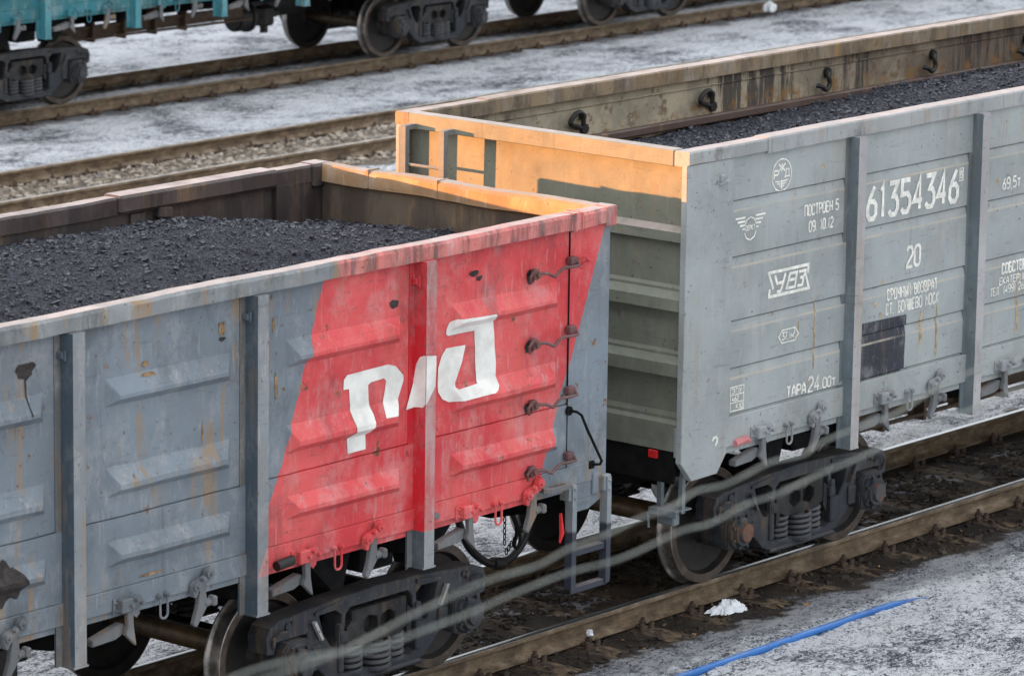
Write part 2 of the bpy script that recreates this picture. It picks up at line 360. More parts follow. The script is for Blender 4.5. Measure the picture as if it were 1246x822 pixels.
    def grid(s, xs, zs, fn):
        V = [[s.bm.verts.new(fn(x, z)) for x in xs] for z in zs]
        for j in range(len(zs)-1):
            for i in range(len(xs)-1):
                q = (V[j][i], V[j][i+1], V[j+1][i+1], V[j+1][i])
                m1 = (q[0].co+q[2].co)/2; m2 = (q[1].co+q[3].co)/2
                if (m1-m2).length > 6e-4:
                    c = Vector(fn((xs[i]+xs[i+1])/2, (zs[j]+zs[j+1])/2))
                    if (m1-c).length < (m2-c).length: s.bm.faces.new(q[:3]); s.bm.faces.new((q[0], q[2], q[3]))
                    else: s.bm.faces.new((q[0], q[1], q[3])); s.bm.faces.new(q[1:])
                else: s.bm.faces.new(q)
        return s
    def bolt(s, x, y, z, r=.014, h=.016): return s.cyl((x, y, z), (x, y-h, z), r, r*.8, 7)
    def build(s, name, mats, parent=None, smooth=True, ang=32, recalc=True):
        if recalc: bmesh.ops.recalc_face_normals(s.bm, faces=s.bm.faces)
        me = bpy.data.meshes.new(name); s.bm.to_mesh(me); s.bm.free()
        for mm in (mats if isinstance(mats, (list, tuple)) else [mats]): me.materials.append(mm)
        if smooth:
            me.polygons.foreach_set('use_smooth', [True]*len(me.polygons)); me.set_sharp_from_angle(angle=R(ang))
        return link(name, me, parent)
OFF = [Matrix.Identity(4)]
def link(name, me, parent=None):
    o = bpy.data.objects.new(name, me); col.objects.link(o)
    if parent:
        o.parent = parent
        if parent.type == 'EMPTY': o.matrix_parent_inverse = OFF[0]
    return o
def tag(o, label=None, cat=None, group=None, kind=None):
    for k, v in (('label', label), ('category', cat), ('group', group), ('kind', kind)):
        if v: o[k] = v
    return o
def empty(name, loc, origin=(0, 0, 0)):      # children are modelled round `origin`, the empty stands at `loc`
    o = bpy.data.objects.new(name, None); col.objects.link(o); o.location = loc; o.empty_display_size = .3
    OFF[0] = Matrix.Translation(-Vector(origin)); return o
def copy_tree(o, parent=None):
    c = o.copy(); col.objects.link(c)
    if parent: c.parent = parent; c.matrix_parent_inverse = o.matrix_parent_inverse.copy()
    for ch in o.children: copy_tree(ch, c)
    return c
def lines(a, b, step, extra=()):
    n = max(1, int(round((b-a)/step))); s = {round(a+(b-a)*i/n, 5) for i in range(n+1)} | {round(e, 5) for e in extra if a < e < b}
    return sorted(s)
def fnoise(x, y, z=0): return noise.noise((x, y, z))

# conforming paint: polygon pieces in (x, z) laid 3 mm proud of a surface y = f(x, z)
def conform(polys, f, name, mat, parent, cell=.02, lift=.003, extra=()):
    bm = bmesh.new()
    for k, poly in enumerate(polys):
        b = bmesh.new(); vs_ = [b.verts.new((p[0], 0, p[1])) for p in poly]
        for tri in tessellate_polygon([[Vector((p[0], p[1], 0)) for p in poly]]):
            try: b.faces.new([vs_[i] for i in tri])
            except ValueError: pass
        xs = [p[0] for p in poly]; zs = [p[1] for p in poly]
        if cell:
            for ax, lo, hi in ((0, min(xs), max(xs)), (2, min(zs), max(zs))):
                v = math.ceil(lo/cell)*cell
                while v < hi:
                    no = (1, 0, 0) if ax == 0 else (0, 0, 1)
                    bmesh.ops.bisect_plane(b, geom=list(b.verts)+list(b.edges)+list(b.faces), plane_co=Vector(no)*v, plane_no=no, dist=1e-5); v += cell
            for v in extra:
                if min(zs) < v < max(zs): bmesh.ops.bisect_plane(b, geom=list(b.verts)+list(b.edges)+list(b.faces), plane_co=(0, 0, v), plane_no=(0, 0, 1), dist=1e-6)
        vm = {}
        for v in b.verts: vm[v] = bm.verts.new((v.co.x, f(v.co.x, v.co.z)-lift-.00035*(k % 6), v.co.z))
        for fc in b.faces:
            try: bm.faces.new([vm[v] for v in fc.verts])
            except ValueError: pass
        b.free()
    for fc in bm.faces:
        fc.normal_update()
        if fc.normal.y > 0: fc.normal_flip()
    me = bpy.data.meshes.new(name); bm.to_mesh(me); bm.free(); me.materials.append(mat)
    me.polygons.foreach_set('use_smooth', [True]*len(me.polygons)); me.set_sharp_from_angle(angle=R(32))
    return link(name, me, parent)

# ------------------------------------------------------------------ stencil lettering
G = {
 'П': [[(0,0),(0,1),(1,1),(1,0)]], 'О': [[(.25,0),(0,.16),(0,.84),(.25,1),(.75,1),(1,.84),(1,.16),(.75,0),(.25,0)]],
 'С': [[(1,.2),(.75,0),(.25,0),(0,.16),(0,.84),(.25,1),(.75,1),(1,.8)]], 'Т': [[(0,1),(1,1)],[(.5,.93),(.5,0)]],
 'Р': [[(0,0),(0,1),(.75,1),(1,.86),(1,.6),(.75,.46),(.08,.46)]], 'Е': [[(1,0),(0,0),(0,1),(1,1)],[(.08,.52),(.85,.52)]],
 'Н': [[(0,0),(0,1)],[(1,0),(1,1)],[(.08,.5),(.92,.5)]], 'Ч': [[(0,1),(0,.6),(.25,.46),(.92,.46)],[(1,1),(1,0)]],
 'Ы': [[(0,1),(0,0),(.45,0),(.62,.12),(.62,.4),(.45,.52),(.08,.52)],[(1,0),(1,1)]],
 'Й': [[(0,1),(0,0),(1,1),(1,0)],[(.3,1.16),(.5,1.1),(.7,1.16)]], 'И': [[(0,1),(0,0),(1,1),(1,0)]],
 'В': [[(0,0),(0,1),(.7,1),(.92,.88),(.92,.64),(.7,.52),(.08,.52)],[(.75,.5),(1,.36),(1,.14),(.75,0),(.08,0)]],
 'З': [[(0,.85),(.25,1),(.75,1),(1,.85),(1,.65),(.7,.52),(.35,.52)],[(.72,.5),(1,.36),(1,.15),(.75,0),(.25,0),(0,.15)]],
 'А': [[(0,0),(.2,.75),(.5,1),(.8,.75),(1,0)],[(.16,.32),(.84,.32)]], 'Б': [[(.95,1),(0,1),(0,0),(.75,0),(1,.14),(1,.42),(.75,.56),(.08,.56)]],
 'Л': [[(0,0),(.2,.15),(.28,1),(1,1),(1,0)]], 'Ш': [[(0,1),(0,0),(1,0),(1,1)],[(.5,.07),(.5,1)]],
 'М': [[(0,0),(0,1),(.5,.45),(1,1),(1,0)]], 'К': [[(0,0),(0,1)],[(1,1),(.1,.5),(1,0)]], 'У': [[(0,1),(.5,.42)],[(1,1),(.35,0),(.1,0)]],
 'Д': [[(0,-.12),(0,.06),(1,.06),(1,-.12)],[(.16,.13),(.28,1),(.84,1),(.84,.13)]], 'Ж': [[(.5,0),(.5,1)],[(0,1),(.42,.5),(0,0)],[(1,1),(.58,.5),(1,0)]],
 'Г': [[(0,0),(0,1),(1,1)]],
 '0': [[(.25,0),(0,.16),(0,.84),(.25,1),(.75,1),(1,.84),(1,.16),(.75,0),(.25,0)]], '1': [[(.2,.82),(.55,1),(.55,0)]], 
 '2': [[(0,.82),(.25,1),(.75,1),(1,.82),(1,.62),(0,.12),(0,0),(1,0)]], '3': [[(0,1),(1,1),(.45,.58),(.78,.56),(1,.4),(1,.16),(.75,0),(.25,0),(0,.14)]],
 '4': [[(.72,0),(.72,1),(0,.28),(1,.28)]], '5': [[(1,1),(.08,1),(.04,.56),(.7,.58),(1,.42),(1,.16),(.75,0),(.25,0),(0,.12)]],
 '6': [[(.8,1),(.3,.66),(.04,.4),(.04,.14),(.28,0),(.74,0),(1,.14),(1,.4),(.74,.54),(.3,.54)]], '7': [[(0,1),(1,1),(.35,0)]],
 '9': [[(.1,0),(.7,0),(1,.2),(1,.84),(.75,1),(.25,1),(0,.84),(0,.6),(.25,.46),(.92,.46)]],
 '.': [[(.3,0),(.3,.08)]], ',': [[(.4,.06),(.15,-.14)]], '(': [[(.8,1.05),(.4,.85),(.4,.15),(.8,-.05)]], ')': [[(.2,1.05),(.6,.85),(.6,.15),(.2,-.05)]],
 '²': [[(0,.95),(.2,1.05),(.45,1.0),(.45,.85),(0,.62),(.5,.62)]], 'т': [[(0,.72),(1,.72)],[(.5,.66),(.5,0)]], 'м': [[(0,0),(0,.62),(.5,.25),(1,.62),(1,0)]],
}
NARROW = {'.': .35, ',': .4, '1': .62, '(': .5, ')': .5, ' ': .7, '²': .6}
def stroke(pts, t):
    P = [Vector((p[0], p[1])) for p in pts]; closed = (P[0]-P[-1]).length < 1e-6
    if closed: P = P[:-1]
    n = len(P); Lp, Rp = [], []
    for i in range(n):
        a = P[i-1] if (i > 0 or closed) else None; b = P[(i+1) % n] if (i < n-1 or closed) else None
        d1 = (P[i]-a).normalized() if a is not None else None; d2 = (b-P[i]).normalized() if b is not None else None
        if d1 is None: d1 = d2
        if d2 is None: d2 = d1
        nn = Vector((-d1.y-d2.y, d1.x+d2.x))
        nn = nn.normalized() if nn.length > 1e-5 else Vector((-d1.y, d1.x))
        k = 1/max(.5, nn.dot(Vector((-d1.y, d1.x))))
        e = Vector((0, 0))
        if not closed and i == 0: e = -d1*t*.0
        Lp.append(P[i]+nn*t/2*k+e); Rp.append(P[i]-nn*t/2*k+e)
    q = []
    for i in range(n if closed else n-1):
        j = (i+1) % n; q.append([Lp[i], Rp[i], Rp[j], Lp[j]])
    return [[(v.x, v.y) for v in f] for f in q]
def text_polys(txt, x0, x1, z0, h, t, slope=0, gap=.38):
    ws = [NARROW.get(c, 1) for c in txt]; tot = sum(ws)+gap*(len(txt)-1); u = (x1-x0)/tot; cx = x0; out = []
    for c, wd in zip(txt, ws):
        for pl in G.get(c, []):
            out += stroke([(cx+p[0]*u*wd+slope*(p[1]-.5)*h, z0+p[1]*h) for p in pl], t)
        cx += (wd+gap)*u
    return out
def circle(cx, cz, r, n=28): return [(cx+r*math.cos(2*math.pi*i/n), cz+r*math.sin(2*math.pi*i/n)) for i in range(n+1)]

# ------------------------------------------------------------------ ground
def ground():
    def ax(fine, far):
        s = set()
        for a, b, st in fine: s |= set(lines(a, b, st))
        v = fine[0][0]; d = 2.0
        while v > -far: v -= d; d *= 1.4; s.add(v)
        v = fine[-1][1]; d = 1.0
        while v < far: v += d; d *= 1.35; s.add(v)
        return sorted(s)
    xs = ax([(-3.0, 9.0, .04)], 500); ys = ax([(-5.4, -.9, .035), (-.86, 2.6, .06), (3.0, 36, 1.0)], 500)
    def h(x, y):
        z = -.205
        if -3.1 < x < 9.1 and -5.5 < y < 2.7:
            e = min(1, (x+3.1)/.5, (9.1-x)/.5)
            sn = max(0, min(1, (-1.25-y)/.35)) if y < 0 else max(0, min(1, (y-1.1)/.4))
            v = noise.fractal((x*2.2, y*2.6, 1.5), 0.8, 2.0, 5)*.03 + noise.fractal((x*8, y*10, 4), .8, 2, 3)*.009 + .02
            md = noise.fractal((x*3.5, y*3.5, 9), .9, 2.0, 5)*.016
            z += e*(sn*v + (1-sn)*md)
        z += 4.5*max(0, min(1, (y-29)/5))                      # unseen rise added to keep the low sun off the ground
        return (x, y, z)
    b = MB(); b.grid(xs, ys, h)
    tag(b.build('ground', M['ground'], ang=180, recalc=True), kind='structure')
ground()
def scatter(name, mat, n, area, size, z, kind_label, seed, dens=None, flat=.8):
    r = random.Random(seed); b = bmesh.new()
    base = [(-1,-1,-1),(1,-1,-1),(1,1,-1),(-1,1,-1),(-1,-1,1),(1,-1,1),(1,1,1),(-1,1,1)]
    fs = [(0,3,2,1),(4,5,6,7),(0,1,5,4),(1,2,6,5),(2,3,7,6),(3,0,4,7)]
    for _ in range(n):
        x = r.uniform(area[0], area[1]); y = r.uniform(area[2], area[3])
        if dens and r.random() > dens(x, y): continue
        s = size[0]*(size[1]/size[0])**(r.random()**2.2); zz = z(x, y) if callable(z) else z
        mt = Matrix.Rotation(r.uniform(0, 6.3), 3, 'Z') @ Matrix.Rotation(r.uniform(-.7, .7), 3, 'X')
        vs_ = [b.verts.new(mt @ Vector((q[0]*s*r.uniform(.45, 1), q[1]*s*r.uniform(.35, .9), q[2]*s*flat*r.uniform(.3, .85))) + Vector((x, y, zz+s*.25))) for q in base]
        for f in fs: b.faces.new([vs_[i] for i in f])
    me = bpy.data.meshes.new(name); b.to_mesh(me); b.free(); me.materials.append(mat)
    return link(name, me)
tag(scatter('gravel', M['stone'], 9000, (1, 32, 15.8, 18.0), (.022, .06), -.20, '', 3), 'tan crushed stone bed of the empty track', 'gravel', kind='stuff')
def mud_d(x, y):
    if y < -.72: return .30
    return .85 if noise.noise((x*1.3, y*1.3, 2)) > -.15 else .12
tag(scatter('soil_clods', M['clod'], 16000, (-2, 9.5, -1.36, .66), (.012, .04), -.21, '', 5, mud_d), 'dark oily soil clods strewn between the rails under the wagons', 'soil', kind='stuff')
tag(scatter('bark_chips', M['chip'], 120, (-2, 9, -1.5, .7), (.012, .035), -.195, '', 6, flat=.35), 'small brown wood chips scattered along the front rails', 'wood chips', kind='stuff')
tag(scatter('snow_grit', M['lump'], 2500, (-2, 8, -4.6, -1.3), (.003, .011), -.185, '', 8), 'black coal grit sprinkled on the old snow by the front rail', 'grit', kind='stuff')

# ------------------------------------------------------------------ tracks
PROF = [(-.075,-.18),(.075,-.18),(.075,-.166),(.03,-.150),(.011,-.135),(.010,-.06),(.016,-.046),(.0365,-.038),(.0375,-.012),(.033,-.004),(.026,0),
        (-.026,0),(-.033,-.004),(-.0375,-.012),(-.0365,-.038),(-.016,-.046),(-.010,-.06),(-.011,-.135),(-.03,-.150),(-.075,-.166)]
def rail(y, x0, x1, label, top):
    b = MB(); n = len(PROF); xs = lines(x0, x1, 2.5)
    rings = [[b.bm.verts.new((x, y+p[0], p[1]+.002*fnoise(x*.3, y))) for p in PROF] for x in xs]
    for j in range(len(xs)-1):
        for i in range(n):
            k = (i+1) % n; f = b.bm.faces.new((rings[j][i], rings[j][k], rings[j+1][k], rings[j+1][i]))
            if i in (9, 10, 11): f.material_index = 1
    b.bm.faces.new(rings[0]); b.bm.faces.new(rings[-1][::-1])
    tag(b.build('rail', [M['rail'], top], ang=50), label, 'rail', 'rails of the three tracks')
rail(-.7975, -40, 60, 'rusty brown rail nearest the viewer, in front of both loaded wagons', M['steel'])
rail(.7975, -40, 60, 'rail behind the front one, its bright top showing under both loaded wagons', M['steel'])
rail(17.02-.7975, -30, 90, 'nearer rail of the empty gravel track behind the red and grey wagon', M['worn_steel'])
rail(17.02+.7975, -30, 90, 'farther rail of the empty gravel track, bordering the snow', M['worn_steel'])
rail(22.25-.7975, -20, 120, 'brown rail in front of the teal wagons, along the wide snow strip', M['worn_steel'])
rail(22.25+.7975, -20, 120, 'rail farthest from the viewer, behind the wheels of the teal wagons', M['steel'])

def make_sleeper():
    b = MB(); b.box(-.125, .125, -1.36, 1.36, -.34, -.187, bev=.012)
    for v in b.bm.verts: v.co += Vector((.012*fnoise(v.co.x*9, v.co.y*3), .02*fnoise(v.co.y*5, v.co.x), .006*fnoise(v.co.y*4, 7)))
    o = b.build('sleeper', M['wood'])
    for s in (-1, 1):
        f = MB(); yc = s*.7975
        f.box(-.085, .085, yc-.19, yc+.19, -.19, -.178, bev=.003)
        for q in (-1, 1):
            f.box(-.05, .05, yc+q*.082-.018, yc+q*.082+.018, -.178, -.150, bev=.006)
            f.box(-.03, .03, yc+q*.115-.03, yc+q*.115+.03, -.178, -.158, bev=.005)
            f.cyl((.0, yc+q*.112, -.158), (.0, yc+q*.112, -.088), .017, seg=8).cyl((.0, yc+q*.112, -.143), (.0, yc+q*.112, -.118), .031, seg=6)
            f.cyl((.06, yc+q*.155, -.178), (.06, yc+q*.155, -.128), .022, seg=8).cyl((-.06, yc+q*.155, -.178), (-.06, yc+q*.155, -.130), .022, seg=8)
        f.build('rail_fastening', M['plate'], o)
    return o
sl = make_sleeper(); first = True
near_x = [-.1, .5, 1.2, 1.87, 2.57, 3.22, 3.93, 4.55, 5.33, 6.02]
near_x = [-.1-.66*i for i in range(14, 0, -1)] + near_x + [6.02+.66*i for i in range(1, 14)]
for (cy, xs, lab, grp) in ((0, near_x, 'dark wooden sleeper half buried in oily soil under the loaded wagons', 'sleepers under the loaded wagons'),
                      (17.02, [1+.62*i for i in range(46)], 'wooden sleeper half buried in the gravel of the empty track', 'sleepers of the empty track'),
                      (22.25, [9+.62*i for i in range(52)], 'wooden sleeper half buried in snow under the teal wagons', 'sleepers under the teal wagons')):
    for x in xs:
        o = sl if first else copy_tree(sl); first = False
        o.location = (x+rnd.uniform(-.02, .02), cy+rnd.uniform(-.03, .03), rnd.uniform(-.004, 0) - (.012 if cy == 0 else .020)); o.rotation_euler.z = rnd.uniform(-.015, .015)
        tag(o, lab, 'sleeper', grp)

# ------------------------------------------------------------------ bogie (axles along Y, wheelbase 1.85 m)
def make_bogie(parent, x, cap_mat=None, clip_mat=None):
    b = MB()
    b.box(-.17, .17, -1.0, 1.0, .50, .78, bev=.03); b.cyl((0, 0, .78), (0, 0, .86), .2, seg=24)
    for s in (-1, 1): b.box(-.24, .24, s*.62-.09, s*.62+.09, .55, .80, bev=.02)
    bo = b.build('bogie', M['dark'], parent); bo.location.x = x
    sf = [(-1.19,.585),(-1.20,.71),(-1.165,.775),(-1.06,.812),(-.8,.83),(-.45,.855),(0,.87),(.45,.855),(.8,.83),(1.06,.812),(1.165,.775),(1.20,.71),(1.19,.585),
          (1.115,.575),(1.09,.66),(.775,.66),(.765,.45),(.70,.41),(.52,.25),(.40,.20),(-.40,.20),(-.52,.25),(-.70,.41),(-.765,.45),(-.775,.66),(-1.09,.66),(-1.115,.575)]
    hl = [(-.645,.765),(-.47,.772),(-.405,.725),(-.43,.56),(-.475,.50),(-.52,.51),(-.60,.62)]
    hc = [(-.31,.765),(.31,.765),(.36,.72),(.385,.52),(.40,.30),(.34,.265),(-.34,.265),(-.40,.30),(-.385,.52),(-.36,.72)]
    for s in (-1, 1):
        y0, y1 = sorted((s*.93, s*1.115))
        f = MB(); f.prism(sf, y0, y1, holes=[hl, [(-p[0], p[1]) for p in hl], hc], bev=.016)
        for q in (-1, 1):      # raised ribs and pads of the casting
            f.prism([(q*.70,.80),(q*.40,.835),(q*.40,.80),(q*.70,.775)], *sorted((s*1.10, s*1.128)))
            f.box(q*.42-.028, q*.42+.028, *sorted((s*1.08, s*1.135)), .30, .66, bev=.01)
            f.box(q*.40-.04, q*.40+.04, *sorted((s*1.08, s*1.15)), .52, .60, bev=.012)
            f.cyl((q*.98, s*1.10, .755), (q*.98, s*1.13, .755), .03, seg=10)
            f.cyl((q*.93, s*1.10, .77), (q*.93, s*1.13, .77), .02, seg=10)
            f.tube([(q*1.13, s*1.12, .62), (q*1.15, s*1.14, .70), (q*1.10, s*1.15, .735), (q*.98, s*1.15, .725)], .012, 6)
        f.box(-.45, .45, *sorted((s*.90, s*1.145)), .195, .225, bev=.01)
        f.build('side_frame', M['bogie'], bo)
        for q in (-1, 1):
            co = MB().prism([(q*.74,.735),(q*.715,.745),(q*.635,.60),(q*.655,.59)], *sorted((s*1.125, s*1.155))).build('axle_clip', M['bogie'], bo)
            if clip_mat: co.material_slots[0].link = 'OBJECT'; co.material_slots[0].material = clip_mat
        # bolster end with its two pockets
        e = MB(); pk = [[(-.02,.64),(-.11,.665),(-.17,.63),(-.17,.57),(-.11,.52),(-.02,.55)], [(.02,.64),(.11,.665),(.17,.63),(.17,.57),(.11,.52),(.02,.55)]]
        e.prism([(-.30,.73),(.30,.73),(.30,.50),(.20,.455),(-.20,.455),(-.30,.50)], *sorted((s*1.04, s*1.115)), holes=pk, bev=.008)
        e.box(-.29, .29, *sorted((s*.90, s*1.04)), .455, .735, bev=.01)
        for q in (-1, 1): e.prism([(q*.30,.66),(q*.355,.62),(q*.345,.40),(q*.30,.47)], *sorted((s*1.03, s*1.12)))
        e.build('bolster_end', M['bogie_in'], bo)
        for (sx, sy, r) in ((0, 1.085, .098), (-.225, 1.03, .085), (.225, 1.03, .085), (-.115, .95, .085), (.115, .95, .085)):
            c = MB(); turns, nn = 5.0, 70
            pts = [(sx+r*math.cos(2*math.pi*turns*i/nn), s*sy+r*math.sin(2*math.pi*turns*i/nn), .232+.225*i/nn) for i in range(nn+1)]
            c.tube(pts, .0165, 6); c.cyl((sx, s*sy, .225), (sx, s*sy, .455), r*.55, seg=10)
            c.build('coil_spring', M['spring'], bo)
        for q in (-1, 1):
            a = MB(); ax = q*.925; z = .4785
            a.prism([(ax-.15,.36),(ax-.165,.42),(ax-.15,.60),(ax-.10,.645),(ax+.10,.645),(ax+.15,.60),(ax+.165,.42),(ax+.15,.36),(ax+.07,.325),(ax-.07,.325)], *sorted((s*.90, s*1.17)), bev=.012)
            a.cyl((ax, s*1.17, z), (ax, s*1.20, z), .150, .145, 24); a.cyl((ax, s*1.20, z), (ax, s*1.235, z), .118, .112, 24)
            for k in range(8):
                t = 2*math.pi*(k+.5)/8; a.cyl((ax+.134*math.cos(t), s*1.19, z+.134*math.sin(t)), (ax+.134*math.cos(t), s*1.226, z+.134*math.sin(t)), .014, seg=6)
            a.box(ax-q*.23-.05, ax-q*.23+.05, *sorted((s*1.0, s*1.14)), .40, .56, bev=.012)
            a.build('axle_box', M['bogie'], bo)
            k = MB(); k.cyl((ax, s*1.235, z), (ax, s*1.262, z), .082, .074, 20); co = k.build('bearing_cap', M['cap'], bo)
            if cap_mat: co.material_slots[0].link = 'OBJECT'; co.material_slots[0].material = cap_mat
    for q in (-1, 1):
        a = MB(); a.cyl((q*.925, -1.1, .4785), (q*.925, 1.1, .4785), .075, seg=20); a.cyl((q*.925, -.62, .4785), (q*.925, .62, .4785), .082, seg=20)
        a.build('axle', M['axle'], bo)
        for s in (-1, 1):
            wb = MB(); P = [(-.90,.09),(-.90,.12),(-.86,.135),(-.805,.16),(-.79,.30),(-.80,.385),(-.848,.408),(-.85,.470),(-.846,.4765),(-.765,.481),(-.752,.490),(-.738,.506),(-.724,.505),(-.72,.492),(-.72,.41),(-.765,.385),(-.755,.25),(-.72,.15),(-.68,.12),(-.68,.09)]
            mis = [0]*(len(P)-1)
            for i in (6,): mis[i] = 2
            for i in (7, 8, 9, 10, 11, 12): mis[i] = 1
            wb.lathe([(y, r) for y, r in P] if s < 0 else [(-y, r) for y, r in P], (q*.925, 0, .4785), mis=mis)
            wb.build('wheel', [M['wheel'], M['tread'], M['wheel_rim']], bo)
    bb = MB()
    for q in (-1, 1):
        bb.cyl((q*.36, -.80, .36), (q*.36, .80, .36), .035, seg=10)
        for s in (-1, 1): bb.prism([(q*.42,.62),(q*.38,.62),(q*.33,.45),(q*.35,.28),(q*.40,.27),(q*.39,.44)], s*.785-.04, s*.785+.04)
    bb.build('brake_beam', M['dark'], bo)
    return bo
BOGIE = {}
def bogie(parent, x, cap=None, clip=None):
    if 'b' not in BOGIE: BOGIE['b'] = o = make_bogie(parent, x, cap, clip or M['bogie'])
    else:
        o = copy_tree(BOGIE['b'], parent); o.location.x = x
        for c in o.children:
            if c.name.startswith('bearing_cap'):
                c.material_slots[0].link = 'OBJECT'; c.material_slots[0].material = cap or M['cap']
            if c.name.startswith('axle_clip'): c.material_slots[0].link = 'OBJECT'; c.material_slots[0].material = clip or M['bogie']
    o.matrix_parent_inverse = OFF[0]; return o

# ------------------------------------------------------------------ shared wagon fittings
def lock_bracket(parent, x, y, mat, zo=0):
    b = MB(); z = 1.385+zo
    b.box(x-.115, x-.075, y-.012, y+.004, z-.055, z+.045, bev=.003); b.bolt(x-.095, y-.012, z+.022, .011); b.bolt(x-.095, y-.012, z-.03, .011)
    b.box(x-.08, x+.02, y-.065, y+.002, z-.05, z+.045, bev=.008); b.prism([(x+.0, z-.045), (x+.11, z-.02), (x+.13, z+.02), (x+.10, z+.05), (x+.0, z+.04)], y-.05, y-.03, bev=.004)
    for dx, dz in ((.0, .0), (.06, .025), (.11, -.005)): b.bolt(x+dx, y-.06 if dx < .02 else y-.05, z+dz, .017, .028)
    b.prism([(x+.05,z-.03),(x+.12,z-.03),(x+.115,z-.085),(x+.085,z-.11),(x+.055,z-.085)], y-.028, y-.008)
    o = b.build('hatch_lock', mat, parent)
    h = MB(); yy = y+.01
    h.prism([(x-.015,z-.05),(x+.045,z-.05),(x+.05,z-.16),(x+.075,z-.30),(x+.035,z-.265),(x-.03,z-.205),(x-.005,z-.15)], yy-.05, yy-.015, bev=.004)
    h.prism([(x-.30,z-.20),(x-.02,z-.135),(x+.02,z-.15),(x+.0,z-.205),(x-.08,z-.235),(x-.30,z-.245)], yy-.01, yy+.06, bev=.006)
    h.build('lock_hook', M['lock'], o)
def lock_pawl(parent, x, y, mat, zo=0):
    b = MB(); z = 1.40+zo
    b.prism([(x-.10,z-.03),(x-.075,z+.02),(x-.04,z+.025),(x+.02,z+.035),(x+.04,z+.085),(x+.085,z+.09),(x+.10,z+.045),(x+.09,z-.0),(x-.03,z-.04),(x-.06,z-.10),(x-.09,z-.09)], y-.05, y-.012, bev=.005)
    b.cyl((x-.065, y-.02, z-.015), (x-.065, y-.068, z-.015), .034, seg=12); b.cyl((x+.06, y-.02, z+.055), (x+.06, y-.068, z+.055), .036, seg=12)
    b.bolt(x-.065, y-.068, z-.015, .018, .02); b.bolt(x+.06, y-.068, z+.055, .018, .02); b.bolt(x-.01, y-.05, z+.03, .02, .03)
    b.box(x+.10, x+.13, y-.01, y+.004, z-.01, z+.09, bev=.003); b.bolt(x+.115, y-.01, z+.07, .011); b.bolt(x+.115, y-.01, z+.01, .011)
    o = b.build('hatch_lock', mat, parent)
    h = MB(); yy = y
    h.prism([(x-.005,z-.02),(x+.06,z-.0),(x+.055,z-.10),(x+.075,z-.17),(x-.04,z-.315),(x-.075,z-.285),(x-.035,z-.18),(x-.02,z-.09)], yy-.03, yy+.005, bev=.005)
    h.cyl((x+.05, yy-.01, z-.165), (x+.13, yy-.03, z-.15), .028, seg=10); h.box(x+.09, x+.135, yy-.065, yy+.005, z-.185, z-.115, bev=.012)
    h.build('lock_hook', M['lock'], o)
def tie_ring(parent, x, y, mat, zo=0):
    b = MB(); z = 1.375+zo
    for d in (-.035, .035): b.cyl((x+d, y, z), (x+d, y-.03, z), .022, .018, 10); b.bolt(x+d, y-.03, z, .012, .012)
    pts = [(x-.035, y-.022, z)] + [(x+.035*math.cos(t), y-.022, z-.125+.035*math.sin(t)) for t in [math.pi+math.pi*i/8 for i in range(9)]] + [(x+.035, y-.022, z)]
    b.tube(pts, .009, 6); b.build('tie_ring', mat, parent)
def underframe(parent, xa, xb, posts):
    b = MB()
    b.box(xa+.05, xb-.05, -1.36, 1.36, 1.33, 1.40)
    b.box(xa+.1, xb-.1, -.26, .26, .98, 1.33, bev=.01)
    for p in posts: b.prism([(-1.40,1.33),(1.40,1.33),(1.40,1.17),(.3,1.0),(-.3,1.0),(-1.40,1.17)], p-.10, p+.10, axis='X')
    for e, s in ((xa, 1), (xb, -1)):
        x0, x1 = sorted((e+s*.10, e+s*.34)); b.prism([(-1.34,1.33),(1.34,1.33),(1.34,1.14),(.62,.94),(-.62,.94),(-1.34,1.14)], x0, x1, axis='X')
        bx = e+s*2.17; b.box(bx-.18, bx+.18, -1.1, 1.1, .98, 1.33, bev=.02); b.cyl((bx, 0, .86), (bx, 0, .98), .22, seg=20)
        # sloping hatch stops below the floor
        for q in (-1, 1): b.prism([(bx+q*.28,1.33),(bx+q*.95,1.33),(bx+q*.52,.93),(bx+q*.40,.93)], -1.12, -.9)
    b.build('underframe', M['dark'], parent)
    for e, s in ((xa, -1), (xb, 1)):
        c = MB(); c.box(*sorted((e-s*.1, e+s*.22)), -.11, .11, .95, 1.15, bev=.03)
        c.prism([(e+s*.20,-.18),(e+s*.44,-.20),(e+s*.50,-.10),(e+s*.36,-.02),(e+s*.38,.10),(e+s*.48,.16),(e+s*.40,.22),(e+s*.20,.17)], .90, 1.20, axis='Z', bev=.02)
        c.build('coupler', M['dark'], parent)
